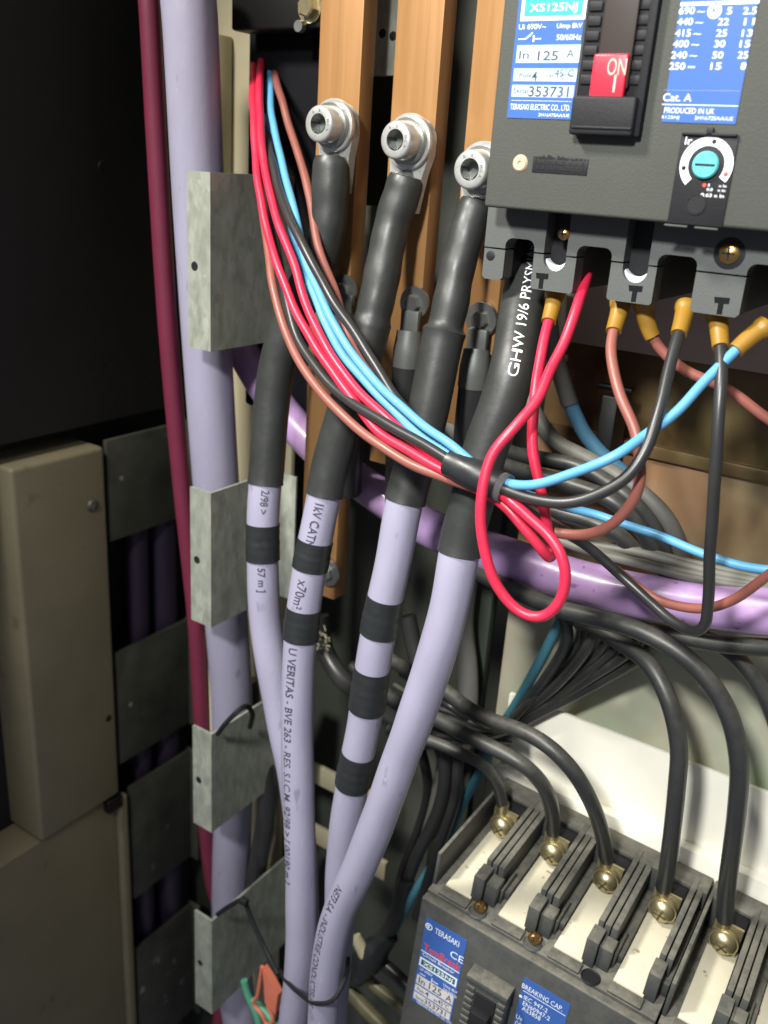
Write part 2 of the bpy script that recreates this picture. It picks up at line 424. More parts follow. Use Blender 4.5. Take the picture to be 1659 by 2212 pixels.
# bar support with its bolt, top left
q0, q1 = aY(528, 10, 398), aY(690, 62, 398)
sp = obj('bar_support', MB().box((q0.x - 2, 390, q1.z - 1), (q1.x + 8, 404, q1.z + 60), 1.5), mat('olive_moulding', (0.10, 0.095, 0.055), 0.5, vscale=30, vamt=0.3))
tag(sp, 'olive grey insulating block holding the first copper bar at the top', 'support')
q = aY(672, 16, 390); obj('bolt', MB().lathe([(0.01, 5), (4.4, 5), (5.2, 4.2), (5.2, 0)], q, (0, -1, 0), 6, False), BRASS, sp)
obj('washer', MB().lathe([(3, 1.2), (7.2, 1.2), (7.2, 0)], q, (0, -1, 0)), BRASS, sp)
q = aY(652, 58, 388); st = obj('stud', MB().lathe([(0.01, 3), (2.6, 3), (2.8, 0)], q, (0, -1, 0)), STEELD, sp)
# galvanised rail between bars
a, b = aY(812, 0, 404), aY(858, 165, 404)
gm = obj('mounting_rail', MB().box((a.x - 4, 402, b.z), (b.x + 6, 406, 200), 0.5), GALV)
tag(gm, 'galvanised rail end with two holes between first and second copper bars', 'rail')
for (u, v) in ((826, 72), (849, 78)):
    q = aY(u, v, 402); obj('hole', MB().lathe([(0.01, 0.15), (1.9, 0.15), (2.1, 0)], q, (0, -1, 0)), CASED, gm)
a, b = aY(800, 425, 404), aY(850, 640, 404)
gm2 = obj('mounting_rail', MB().box((a.x - 10, 410, -90), (b.x + 10, 414, -18), 0.5), GALVD)
tag(gm2, 'dim grey rail between the first and second copper bars, below the two-hole one', 'rail')
# copper bars
YB = 375
bars = [(-293.6, -268.9, aY(735, 1302, YB).z, 'leftmost of the three brown copper bars, ending lowest behind the cables'),
        (-251.0, -226.8, aY(890, 1020, YB).z, 'middle one of the three brown copper bars'),
        (-211.4, -186.5, aY(1040, 745, YB).z - 40, 'rightmost brown copper bar, beside the upper circuit breaker')]
for x0, x1, zb, lb in bars:
    tag(obj('busbar', MB().box((x0, YB, zb), (x1, YB + 11, 260), 0.7), BAR), lb, 'busbar', 'three copper bars')

# bolts and washers that hold the lugs
def cap_bolt(head, wash, label, grp):
    h = aY(head[0], head[1], 352); c = Vector((h.x, 0, h.z))
    t = thing('socket_bolt', label, 'bolt', (c.x, 369, c.z), grp)
    m_ = MB(); m_.lathe([(4.35, -8), (4.35, 0.0), (6.6, 0.0), (7.4, -0.4), (7.9, -1.2), (8.2, -8), (4, -8)], (c.x, 352, c.z), (0, -1, 0), 40)
    obj('head', m_, STEEL, t)
    obj('hex_socket', MB().lathe([(0.01, -6.5), (4.3, -6.4), (4.3, 0.02)], (c.x, 352, c.z), (0, -1, 0), 6, False), STEELD, t)
    k = MB()
    for s_ in 'NCA8':
        pass
    lt = MB()
    for a0, s_ in ((2.2, '8.8'), (0.35, 'NCA')):
        for j, ch in enumerate(s_):
            a_ = a0 - j * 0.33; d = Vector((math.cos(a_), 0, math.sin(a_)))
            lt.text(ch, Vector((c.x, 352, c.z)) + d * 5.0, (math.sin(a_), 0, -math.cos(a_)), d, cap=1.3, lift=-0.2 if False else 0.1)
    obj('lettering', lt, STEELD, t)
    obj('shank', MB().lathe([(4, 0), (4, 26)], (c.x, 359, c.z), (0, 1, 0)), STEELD, t)
    obj('spring_washer', MB().lathe([(4, 0), (9.6, 0), (9.8, 2.2), (4, 2.2)], (c.x, 360, c.z), (0, 1, 0), 36), STEELD, t)
    obj('washer', MB().lathe([(4, 0), (11.4, 0), (11.6, 0.5), (11.6, 2.0), (4, 2.0)], (c.x, 362.4, c.z), (0, 1, 0), 44), STEEL, t)
    return c
B1 = cap_bolt((687, 267), (735, 255), 'hex socket bolt on the leftmost copper bar, nearest the coloured wires', 'socket bolts on the bars')
B2 = cap_bolt((853, 302), (892, 290), 'hex socket bolt on the middle copper bar', 'socket bolts on the bars')
B3 = cap_bolt((1014, 366), (1045, 340), 'hex socket bolt half hidden by the upper circuit breaker', 'socket bolts on the bars')

# second row of bolts lower down, behind the sleeved cables
for (u, v, lb) in ((741, 628, 'half hidden washer and bolt behind the first black sleeve, on the leftmost bar'), (893, 655, 'half hidden washer and bolt right of the second black sleeve'),
                   (1038, 690, 'half hidden washer and bolt right of the third black sleeve'), (706, 1238, 'dull washer low on the leftmost bar beside the taped second cable')):
    q = aY(u, v, 372); t = thing('hex_bolt', lb, 'bolt', q, 'hex bolts behind the cables')
    obj('washer', MB().lathe([(3, 0), (7.6, 0), (7.9, 0.5), (7.9, 2), (3, 2)], q, (0, 1, 0), 32), STEELD, t)
    obj('head', MB().lathe([(0.01, 3), (3.6, 3), (4.2, 2.4), (4.2, 0.05)], q, (0, -1, 0), 6, False), STEELD, t)
# lugs and black leads below that second row
for (u, v, u2, v2, lb) in ((745, 680, 760, 900, 'black lead behind the first sleeved cable, fixed to the leftmost bar'), (885, 715, 862, 960, 'black lead with a grey lug between the second and third sleeves'),
                           (1030, 755, 1010, 930, 'black lead with a grey lug between the third and fourth sleeves')):
    pa = pth([(u, v, 367), ((u * 2 + u2) / 3, (v * 2 + v2) / 3, 365), (u2, v2, 368), (u2 - 5, v2 + 160, 385)])
    t = thing('power_lead', lb, 'cable', pa.p[0], 'black leads on the lower bolts')
    obj('palm', MB().box((min(aY(u, v, 369).x, aY(u, v - 45, 369).x) - 4.5, 368.2, aY(u, v, 369).z - 3), (max(aY(u, v, 369).x, aY(u, v - 45, 369).x) + 4.5, 371.5, aY(u, v - 45, 369).z), 0.8), LUGD, t)
    obj('sheath', MB().tube(pa.cut(16, pa.L), 6.5, 16), BLACK, t)
    obj('lug', MB().tube(pa.cut(0, 17), 6.9, 16, rf=lambda f: 6.0 + 0.9 * min(1, f * 2)), LUGD, t)

# ------------------------------------------------------------------ right hand plates
def zAt(u, v, Y): return aY(u, v, Y).z
p1 = obj('mounting_plate', MB().box((-215, 432, zAt(1227, 738, 432)), (160, 436, 120), 0.6), PLTAN)
tag(p1, 'pinkish tan metal plate straight behind the upper circuit breaker', 'plate')
p2 = obj('mounting_plate', MB().box((-190, 450, -150), (170, 453, -60), 0.5), PLOLIVE)
tag(p2, 'olive brown metal plate recessed between the tan plate and the lipped plate', 'plate')
zl = zAt(1280, 935, 436)
p3 = obj('mounting_plate', MB().box((-190, 437, -800), (170, 440, -196), 0.5), PLGREEN)
tag(p3, 'mottled pale green metal plate under the violet conduit, behind the white board', 'plate')
p3 = obj('mounting_plate', MB().box((-190, 437, -195.2), (170, 440, zl), 0.5), PLBROWN)
tag(p3, 'brown lipped metal plate just above the violet conduit', 'plate')
obj('lip', MB().box((-190, 433.5, zl - 6), (170, 436.6, zl + 0.6), 0.9), PLOLIVE, p3)
ob = obj('angle_bracket', MB().box((-146, 414, zAt(1265, 860, 420) - 40), (-138, 431.6, zAt(1265, 840, 420)), 0.8).box((-154, 426, zAt(1265, 840, 420)), (-136, 431.5, zAt(1265, 840, 420) + 2.5), 0.6), mat('olive_moulding', (0, 0, 0)))
tag(ob, 'small olive bracket under the tan plate beside the grey and blue cable', 'bracket')
wc = obj('end_cap', MB().lathe([(0.01, 4), (2.6, 4), (3.2, 3), (3.2, -22), (0.01, -22)], aY(1207, 720, 420), (0.1, 0, -1)), CONN)
tag(wc, 'cream plastic wire end between the red wires under the breaker', 'wire end')
# white insulating board behind the lower breaker
zt0 = zAt(1180, 1524, 425)
wb = obj('insulating_board', MB().box((-177, 423, -470), (190, 426, zt0), 0.5).box((-177, 416, -480), (190, 422.5, zAt(1085, 1650, 420)), 0.5), WHITEB)
tag(wb, 'bright white insulating board standing behind the lower circuit breakers', 'board')
# ------------------------------------------------------------------ Z brackets
bk = [(370, 757, 420, 'longest upright galvanised bracket, topmost of four, red reflection on its side'), (1055, 1350, 400, 'second galvanised bracket from the top, with a rivet hole, beside the taped first cable'),
      (1570, 1790, 416, 'third galvanised bracket down, a black tie knotted at its top edge'), (1968, 2180, 436, 'lowest galvanised bracket, beside the orange clip')]
XB = -333.0
for v0, v1, yb, lb in bk:
    za, zb = zAt(430, v0, 345), zAt(450, v1, 345)
    m_ = MB().prism([(XB - 16, 343.5), (XB, 343.5), (XB, yb), (XB - 1.6, yb), (XB - 1.6, 345.2), (XB - 16, 345.2)], (0, 0, zb), X_, Y_, Z_, za - zb)
    o = obj('bracket', m_, GALV); tag(o, lb, 'bracket', 'galvanised brackets along the thick cable')
    q = Vector((XB - 11, 343.5, za + (zb - za) * 0.52))
    obj('rivet_hole', MB().lathe([(0.01, 0.25), (1.5, 0.25), (1.7, 0.3), (2.4, 0.0)], q, (0, -1, 0), 20), CASED, o)
    obj('back_flange', MB().box((XB - 1.5, yb + 0.3, zb + 1), (XB + 14, yb + 2, za - 1), 0.4), GALV, o)

# ------------------------------------------------------------------ thick lavender cable and its neighbours
wire('power_cable', 'thickest lavender cable, running down the left behind the galvanised brackets', 'cable',
     [(402, -60, 363), (410, 30, 363), (430, 450, 367), (457, 900, 373), (478, 1200, 379), (500, 1500, 388), (503, 1750, 395), (497, 1950, 398), (505, 2100, 396), (535, 2300, 392)], 13.7, LAV, None, 6, 32)
wire('power_cable', 'maroon cable running down along the left of the thickest lavender cable', 'cable',
     [(316, -60, 366), (322, 0, 366), (338, 300, 368), (362, 700, 370), (393, 1050, 376), (424, 1350, 382), (436, 1560, 384), (443, 1750, 386), (462, 1920, 392), (490, 2000, 400), (480, 2150, 390), (462, 2300, 386)], 5.6, MAROON, None, 5, 24)
wire('thin_wire', 'thin tan wire between the maroon cable and the thickest lavender one', 'wire',
     [(452, 1370, 386), (456, 1500, 386), (460, 1660, 388), (466, 1850, 392), (462, 2000, 392), (466, 2250, 388)], 1.3, CONN, None, 4, 8)
wire('flat_cable', 'black cable hanging behind the third bracket towards the bundle', 'cable',
     [(535, 1470, 405), (548, 1560, 404), (570, 1640, 402), (578, 1740, 400), (560, 1850, 402), (530, 1990, 408), (520, 2100, 412)], 7.0, BLACK, None, 4, 14)
wire('cable_tie', 'black tie looped round the thickest cable above the third bracket', 'cable tie',
     [(470, 1585, 344), (490, 1560, 342), (515, 1535, 345), (530, 1525, 352), (545, 1540, 362), (540, 1570, 372)], 1.6, CASED, 'black ties on the brackets', 1.5, 8)
tie2, _p = wire('cable_tie', 'thin black tie hanging down the lowest bracket to the lavender bundle', 'cable tie',
     [(470, 1975, 341), (500, 1955, 338), (525, 1945, 338), (545, 1990, 338), (575, 2055, 336), (600, 2105, 330)], 1.5, CASED, 'black ties on the brackets', 1.5, 8)
hd = aY(527, 1947, 337); obj('tie_head', MB().box(hd - Vector((2.6, 2, 2.2)), hd + Vector((2.6, 2, 2.2)), 0.6), CASED, tie2)

# ------------------------------------------------------------------ four lavender cables with black sleeves
def lugged(label, L, r, vs_end, steps, vtapes, bolt, text=(), rs=None, up=0.96):
    p = pth(L, step=2.0, smooth=4)
    t = thing('power_cable', label, 'cable', p.p[0], 'four sleeved lavender cables')
    se = p.sv(vs_end); rs = rs or r + 0.75
    ph_ = rnd.uniform(0, 6)
    obj('sheath', MB().tube(p.cut(se - 12, p.L, 3), r, 40, rf=lambda f: r + 0.10 * math.sin(f * 23 + ph_) + 0.07 * math.sin(f * 57 + 2 * ph_)), LAV, t)
    s0 = 1.5 if bolt is not None else 10.0
    n = p.cut(s0, se, 2.0); ss = [s0 + (se - s0) * i / (len(n) - 1) for i in range(len(n))]
    def rad(f):
        s = s0 + (se - s0) * f; x = rs
        if s < steps: x = rs * up + 0.2 * math.sin(s * 0.16) + 0.15 * math.sin(s * 0.43 + 1)
        x += 0.25 * math.exp(-((s - steps) / 1.6) ** 2) * 2
        if s < 6 and bolt is not None: x *= 0.86 + 0.14 * math.sqrt((s - s0) / 4.5)
        if se - s < 2: x += 0.25
        return x
    obj('sleeve', MB().tube(n, rs, 40, rf=rad), SLEEVE, t)
    if bolt is not None:                         # flattened lug tongue under the washer
        top = Vector((bolt.x, 364.6, bolt.z)); a = p.at(14)[0]; d = (a - top); d.y = 0; L_ = d.length; d.normalize(); sd = Vector((-d.z, 0, d.x))
        poly = [(L_ + 3, -7.0), (L_ * 0.5, -8.6), (4, -10.5)] + [(10.5 * math.sin(x) * -1, 10.5 * math.cos(x) * -1) for x in [0.3 + (math.pi - 0.6) * i / 12 for i in range(13)]] + [(4, 10.5), (L_ * 0.5, 8.6), (L_ + 3, 7.0)]
        obj('lug', MB().prism(poly, top, d, sd, Y_, 5.2), STEEL, t)
        obj('lug_barrel', MB().tube([top + d * (L_ * 0.55) + Vector((0, 2.5, 0)), p.at(8)[0], p.at(22)[0]], 7.0, 24, rf=lambda f: 5.0 + 2.4 * min(1, f * 1.5)), STEELD, t)
    for (va, vb) in vtapes:
        a, b = p.sv(va), p.sv(vb); k = rnd.uniform(0, 6)
        obj('tape', MB().tube(p.cut(a, b, 1.2), r, 40, rf=lambda f: r + 0.42 + (0.22 if f > 0.45 else 0) + 0.06 * math.sin(f * 25 + k)), TAPE, t)
    lt = MB()
    for (s, v, phi, size, dphi, sx) in text:
        lt.wrap(s, p, r, p.sv(v), phi, size, dphi, False, 0.006, sx, 0.22)
    if text: obj('lettering', lt, GREYP, t)
    return t, p
c1, pc1 = lugged('leftmost sleeved lavender cable, one tape band, from the leftmost bolt',
    [(718, 333, 364), (715, 380, 363), (713, 440, 362), (706, 505, 361), (690, 560, 360), (660, 625, 357), (627, 697, 353), (600, 783, 350), (585, 890, 346), (577, 1000, 342), (569, 1098, 338), (568, 1240, 335),
     (574, 1350, 334), (586, 1430, 333), (610, 1566, 332), (630, 1660, 331), (645, 1760, 331), (656, 1900, 331), (660, 2050, 330), (652, 2300, 328)], 8.45, 1046, 62,
    [(1134, 1208)], B1, [('2/98 >', 1050, 0.05, 5.6, -0.004, 0.85), ('57 m ]', 1213, -0.1, 5.4, 0, 0.95)])
c2, pc2 = lugged('second sleeved lavender cable, two tape bands and a long printed legend',
    [(880, 372, 364), (875, 395, 364), (867, 425, 363), (851, 468, 361), (838, 525, 358), (820, 620, 353), (797, 720, 348), (765, 830, 343), (738, 920, 339), (714, 1005, 335), (691, 1116, 330), (664, 1259, 325),
     (650, 1370, 322), (644, 1460, 320), (642, 1590, 318), (645, 1720, 316), (649, 1850, 314), (650, 1950, 313), (648, 2072, 312), (632, 2212, 311), (622, 2300, 311)], 8.45, 1072, 66,
    [(1166, 1226), (1310, 1378)], B2, up=0.90, text=[('1kV CATN', 1076, -0.15, 6.2, -0.005, 0.8), ('x70m\u00b2', 1243, -0.25, 7.0, -0.01, 0.85),
                                       ('U VERITAS - BVE 263 - RES. S.I.C.M. 92/98 > [ 00190 m ]', 1384, -0.40, 6.2, -0.0045, 0.95)])
c3, pc3 = lugged('third sleeved lavender cable, three tape bands, beside the fourth',
    [(1034, 428, 364), (1027, 448, 363), (1016, 478, 361), (1003, 530, 357), (988, 580, 354), (975, 650, 350), (953, 747, 345), (924, 891, 338), (897, 999, 333), (872, 1092, 328), (851, 1206, 324),
     (833, 1290, 322), (811, 1404, 320), (786, 1566, 319), (765, 1673, 318), (747, 1785, 319), (737, 1880, 321), (732, 2000, 324), (722, 2150, 326), (715, 2300, 326)], 8.45, 1078, 58,
    [(1292, 1368), (1446, 1528), (1622, 1690)], B3, up=0.84)
c4, pc4 = lugged('rightmost sleeved lavender cable without tape, from the upper breaker, crossing in front',
    [(1145, 560, 356), (1140, 600, 349), (1132, 640, 342), (1120, 718, 331), (1106, 800, 321), (1080, 886, 316), (1050, 965, 312), (1026, 1060, 308), (1001, 1150, 305), (990, 1206, 303), (970, 1314, 301),
     (940, 1422, 299), (892, 1566, 297), (865, 1638, 297), (843, 1700, 296), (812, 1785, 296), (773, 1880, 296), (730, 1976, 296), (708, 2072, 296), (697, 2212, 296), (694, 2300, 296)], 8.3, 1196, 0,
    [], None, [('NE73 S.A. - INDUSTRIE CONDUCTEURS', 1905, -0.55, 5.6, -0.004, 0.9)], rs=8.9)
sl = MB(); sl.wrap('GHW 19/6 PRYSMIAN', pc4, 8.9, pc4.sv(818), -0.05, 5.9, 0.0, True, 0.0, 1.06)
obj('lettering', sl, WHITEP, c4)

# tie round the bundle at the bottom
tp = [(606, 2098, 316), (615, 2115, 305), (643, 2143, 299), (688, 2168, 286.5), (722, 2158, 287), (745, 2115, 296), (752, 2070, 312)]
wire('cable_tie', 'black cord tied round the lavender bundle near the bottom edge', 'cable tie', tp, 1.2, CASED, None, 1.5, 8)

# ------------------------------------------------------------------ violet conduit
wire('conduit', 'shiny violet conduit running behind the sleeved cables to the right edge', 'conduit',
     [(440, 600, 412), (485, 690, 408), (528, 765, 404), (585, 855, 402), (660, 945, 400), (722, 1001, 399), (790, 1050, 398), (865, 1102, 397), (940, 1147, 396), (1075, 1198, 391), (1200, 1240, 388), (1343, 1279, 386), (1511, 1307, 384), (1720, 1326, 380)],
     10, HOSE, None, 4, 36, rf=lambda f: 9.8 + 0.6 * min(1, f * 1.5) + 0.12 * math.sin(f * 40))

# ------------------------------------------------------------------ upper circuit breaker
YF, YT = 312.0, 325.0
def FP(z, lift=0.0): P = aY(z[0], z[1], YF); return Vector((P.x, YF - lift, P.z))
xl, xr, zb = -165.4, -38.0, -10.2
cbk = thing('circuit_breaker', 'charcoal circuit breaker with a red ON toggle and two blue rating labels, upper right', 'circuit breaker', (-102, YF, zb), 'circuit breakers')
obj('cover', MB().box((xl, YF, zb), (xr, YF + 10, 130), 1.2, 3), CASE, cbk)
obj('body', MB().box((xl + 1.5, YF + 10.3, zb + 3.0), (xr - 1, 431, 130), 0.8), CASED, cbk)
def arc(cx, cz, r, a0, a1, n=6): return [(cx + r * math.cos(math.radians(a0 + (a1 - a0) * i / n)), cz + r * math.sin(math.radians(a0 + (a1 - a0) * i / n))) for i in range(n + 1)]
tabs = [(-170.2, -161.3), (-149.2, -132.2), (-118.8, -102.1), (-88.4, -71.8), (-58.8, -41.5)]
zg, ztop, zs, zbt = -25.0, -6.4, -20.9, -38.2
out = [(-170.2, ztop), (-170.2, zg)]
for i, (a, b) in enumerate(tabs):
    out += [(b, zg)]
    if i < 4:
        c = tabs[i + 1][0]; out += arc(b + 3, zs - 3, 3, 180, 90) + arc(c - 3, zs - 3, 3, 90, 0) + [(c, zg)]
out += [(-41.5, ztop)]
nn = [(-145.2, -136.2, -31.2), (-114.4, -105.2, -31.8)]
for (a, b, zz) in reversed(nn): out += [(b, ztop), (b, zg), (a, zg), (a, ztop)]
# the notch opens through the upper shroud: split into simple pieces left and right of each notch
sh = MB(); edges = [-170.2, nn[0][0], nn[0][1], nn[1][0], nn[1][1], -41.5]
for (a, b) in ((edges[0], edges[1]), (edges[2], edges[3]), (edges[4], edges[5])):
    poly = [(a, ztop), (a, zg)]
    for i in range(4):
        l, r_ = tabs[i][1], tabs[i + 1][0]
        if l > a and r_ < b: poly += [(l, zg)] + arc(l + 3, zs - 3, 3, 180, 90) + arc(r_ - 3, zs - 3, 3, 90, 0) + [(r_, zg)]
    poly += [(b, zg), (b, ztop)]
    sh.prism(poly, (0, YT, 0), X_, Z_, Y_, 8)
obj('terminal_shroud', sh, CASEG, cbk)
for i, (a, b) in enumerate(tabs):
    zb_ = -37.0 if i == 0 else zbt - (0.25 * i)
    if i in (1, 2):
        na, nb, nz = nn[i - 1]; rr = (nb - na) / 2
        poly = [(a, zg - 0.6), (a, zb_ + 0.8), (a + 0.8, zb_), (b - 0.8, zb_), (b, zb_ + 0.8), (b, zg - 0.6), (nb, zg - 0.6)] + arc(na + rr, nz + rr, rr, 0, -180, 12) + [(na, zg - 0.6)]
    else: poly = [(a, zg - 0.6), (a, zb_ + 1.2), (a + 1.2, zb_), (b - 1.2, zb_), (b, zb_ + 1.2), (b, zg - 0.6)]
    tb = obj('terminal_tab', MB().prism(poly, (0, YT + 0.3, 0), X_, Z_, Y_, 7.5), CASEG, cbk)
    if 0 < i < 4:
        cx = b - 6.5 if i > 1 else (a + b) / 2 - 4.2
        m_ = MB(); m_.prism([(cx - 2.6, zb_ + 6.0), (cx + 2.6, zb_ + 6.2), (cx + 2.6, zb_ + 4.2), (cx + 0.9, zb_ + 4.0), (cx + 0.9, zb_ + 0.4), (cx - 0.9, zb_ + 0.4), (cx - 0.9, zb_ + 4.0), (cx - 2.2, zb_ + 4.0)], (0, YT + 0.22, 0), X_, Z_, Y_, 0.3)
        obj('key_slot', m_, mat('soot_black_paint', (0, 0, 0)), tb)
    if i == 0:
        obj('hole', MB().lathe([(0.01, 0.12), (1.7, 0.12), (1.9, 0)], (a + 2.9, YT + 0.3, -28.3), (0, -1, 0)), CASED, tb)
    if i in (1, 2):
        na, nb, nz = nn[i - 1]; rr = (nb - na) / 2; mk = MB()
        mk.prism(arc(na + rr, nz + rr, rr + .3, 200, 340, 12) + arc(na + rr, nz + rr + 2.6, rr + .6, -35, -145, 12), (0, YT + 2.5, 0), X_, Z_, Y_, 3)
        obj('lit_notch_crescent', mk, WHITEP, tb)  # white crescent added for the lit round bottom of the notch
        obj('notch_shade', MB().box((na - .5, YT + 7.0, nz - .5), (nb + .5, YT + 7.7, -8)), CASED, cbk)  # dark sheet put in for the shade inside the notch
    obj('phase_wall', MB().box((a + 0.6, YT + 8.2, zb_ + 1), (b - 0.6, 400, -8)), CASE if i else CASED, cbk)
obj('terminal_floor', MB().box((-169, 386, -36), (-42, 400.5, -8.2)), CASED, cbk)
for p_, r_ in ((zt(500, 455), 2.3), (zt(1440, 568), 3.4)):
    q = aY(p_[0], p_[1], YT + 0.0)
    if r_ > 3: obj('screw_well', MB().lathe([(0.01, 0.1), (5.0, 0.1), (5.2, 0.05)], q, (0, -1, 0), 32), CASED, cbk)
    m_ = MB().lathe([(0.01, 1.5), (r_ * 0.6, 1.3), (r_, 0.5), (r_, -0.5)], q, (0, -1, 0))
    s_ = obj('screw', m_, GOLD, cbk)
    m_ = MB()
    for dx, dz in ((r_ * .6, .32), (.32, r_ * .6)): m_.box(q + Vector((-dx, -1.62, -dz)), q + Vector((dx, -1.2, dz)))
    obj('cross_recess', m_, CASED, s_)

def rect(name, m, x0, x1, z0, z1, y, t, parent, bev=0.0): return obj(name, MB().box((x0, y, z0), (x1, y + t, z1), bev), m, parent)
F = lambda x, y: FP(z3(x, y))
# left label
lx0, lx1, lz0 = F(250, 636).x, F(600, 645).x, F(430, 642).z
lab = rect('label', BLUEL, lx0, lx1, lz0, 75, YF - 0.25, 0.25, cbk)
yl = YF - 0.26
def ln(mb, s, xy, xe, cap, bold=0.0, width=True, y=None):
    a, b = F(*xy), F(xe, xy[1]); y = yl if y is None else y
    k = (F(xy[0], xy[1] - cap) - a).length
    mb.text(s, (a.x, y, a.z), X_, Z_, width=(b.x - a.x) if width else None, cap=k, bold=bold, lift=0.05)
def bar(mb, x0, z0, x1, z1, y=None):              # printed bar between two points, no thickness to speak of
    y = yl if y is None else y
    a, b = F(x0, z0), F(x1, z1); mb.box((a.x, y - 0.05, min(a.z, b.z)), (b.x, y - 0.01, max(a.z, b.z)))
wm = MB(); a, b = F(335, 0), F(672, 105)
wm.box((a.x, yl - 0.04, b.z), (b.x, yl, 75))
for s, xy, xe, cap, bo in (('Ui 690V~', (315, 160), 460, 28, 0), ('Uimp 8kV', (520, 153), 656, 26, 0), ('50/60Hz', (518, 217), 650, 30, 0), ('TERASAKI ELECTRIC CO., LTD.', (268, 590), 592, 30, .0), ('2H1647SAA/UE', (420, 628), 588, 17, 0)): ln(wm, s, xy, xe, cap, bo)
bar(wm, 275, 543, 600, 548); bar(wm, 312, 210, 352, 214); bar(wm, 392, 208, 436, 212); bar(wm, 393, 192, 397, 226)
A_, B_ = F(352, 211), F(390, 178); d = (B_ - A_).normalized(); n_ = Vector((-d.z, 0, d.x)) * 0.22
wm._add([A_ + n_ + Vector((0, -0.3, 0)), A_ - n_ + Vector((0, -0.3, 0)), B_ - n_ + Vector((0, -0.3, 0)), B_ + n_ + Vector((0, -0.3, 0))], [(0, 1, 2, 3)])
obj('white_print', wm, WHITEP, lab)
tm = MB(); a, b = F(352, 0), F(656, 82); tm.box((a.x, yl - 0.08, b.z), (b.x, yl - 0.045, 70)); obj('teal_panel', tm, TEALL, lab)
wm = MB(); ln(wm, 'XS125NJ', (374, 64), 630, 42, 0.012, y=yl - 0.09); obj('white_print', wm, WHITEP, lab)
pm = MB()
for x0, y0, x1, y1 in ((303, 243, 645, 340), (287, 370, 628, 440), (277, 460, 612, 526)):
    a, b = F(x0, (y0 + y1) / 2), F(x1, (y0 + y1) / 2); t_, u_ = F((x0 + x1) / 2, y0).z, F((x0 + x1) / 2, y1).z
    pm.box((a.x, yl - 0.05, u_), (b.x, yl - 0.005, t_))
obj('pale_panel', pm, LIGHTL, lab)
gm_ = MB()
for s, xy, xe, cap, bo in (('In', (316, 318), 368, 44, .0), ('125', (415, 326), 525, 50, .01), ('A', (572, 312), 612, 44, 0), ('Pole', (318, 418), 382, 22, 0), ('4', (384, 436), 412, 50, .01), ('at', (480, 416), 505, 20, 0), ('45\u00b0C', (508, 416), 610, 42, 0), ('Serial', (286, 502), 364, 26, 0), ('353731', (366, 520), 582, 54, .01)):
    ln(gm_, s, xy, xe, cap, bo, y=yl - 0.06)
bar(gm_, 545, 403, 608, 407, yl - 0.06)
obj('dark_print', gm_, GREYP, lab)
# right label
rx0, rx1, rz0 = F(1090, 640).x, F(1490, 640).x, F(1275, 665).z
lab2 = rect('label', BLUEL, rx0, rx1, rz0, 75, YF - 0.25, 0.25, cbk)
wm = MB()
rows = [('690', 78, '5', '2.5', 1178), ('440', 137, '22', '11', 1168), ('415', 198, '25', '13', 1157), ('400', 256, '30', '15', 1146), ('240', 316, '50', '25', 1136), ('250', 376, '15', '8', 1126)]
for i, (a_, yb_, b_, c_, x0) in enumerate(rows):
    ln(wm, a_, (x0, yb_), x0 + 84, 37, .008)
    ln(wm, '~' if i < 5 else '=', (x0 + 98, yb_ - (0 if i < 5 else 3)), x0 + 140, 34 if i < 5 else 20, 0)
    w2 = 58 if len(b_) == 2 else 28; xe = 1456 - 10 * i + (8 if i == 0 else 0); ln(wm, b_, (xe - w2, yb_), xe, 37, .008)
    w3 = 72 if len(c_) == 3 else 56 if len(c_) == 2 else 28; xe = 1596 - 11.5 * i; ln(wm, c_, (xe - w3, yb_), xe, 37, .008)
bar(wm, 1190, 15, 1612, 19); bar(wm, 1098, 487, 1510, 492); bar(wm, 1088, 566, 1500, 571)
for s, xy, xe, cap, bo in (('Cat. A', (1092, 545), 1246, 40, .006), ('PRODUCED IN UK', (1099, 610), 1370, 30, .0), ('S125NJ', (1086, 640), 1180, 17, 0), ('2H1672SAA/UE', (1262, 646), 1472, 20, 0)): ln(wm, s, xy, xe, cap, bo)
q = F(1372, 60); wm.ring((q.x, yl, q.z), X_, Z_, 0.1, 2.1, 0, 6.2832, 0.05)
obj('white_print', wm, WHITEP, lab2)
bm_ = MB(); ln(bm_, 'K', (1356, 76), 1390, 36, .02, y=yl - 0.06); obj('blue_print', bm_, BLUEL, lab2)
# toggle
tx0, tx1 = F(655, 300).x, F(1005, 300).x
zh = F(800, 522).z
th_ = MB().box((tx0, YF - 0.6, zh), (tx1, YF + 0.2, 100), 0.3)
for i in range(16):
    zz = zh + 3.5 + i * 4.3
    for a, b in ((tx0 + 0.8, tx0 + 5.4), (tx1 - 6.2, tx1 - 0.8)): th_.box((a, YF - 1.3, zz), (b, YF - 0.55, zz + 2.9), 0.35)
tgl = obj('toggle_plate', th_, CASED, cbk)
obj('toggle_guard', MB().box((tx1 - 0.4, YF - 3.2, F(900, 740).z), (tx1 + 2.4, YF + 0.2, 100), 0.6), CASED, cbk)
obj('toggle_slot', MB().box((F(770, 200).x, YF - 2.6, zh + 2), (F(955, 200).x, YF - 0.65, 100), 1.0), mat('brown_black_moulding', (0.032, 0.022, 0.018), 0.5), cbk)
a, b = F(718, 545), F(908, 295)
hd_ = obj('toggle_handle', MB().box((F(728, 420).x, YF - 4.0, F(800, 548).z), (F(912, 420).x, YF - 1.0, F(800, 298).z), 0.7, 3), REDT, cbk)
pm = MB(); yk = YF - 4.02
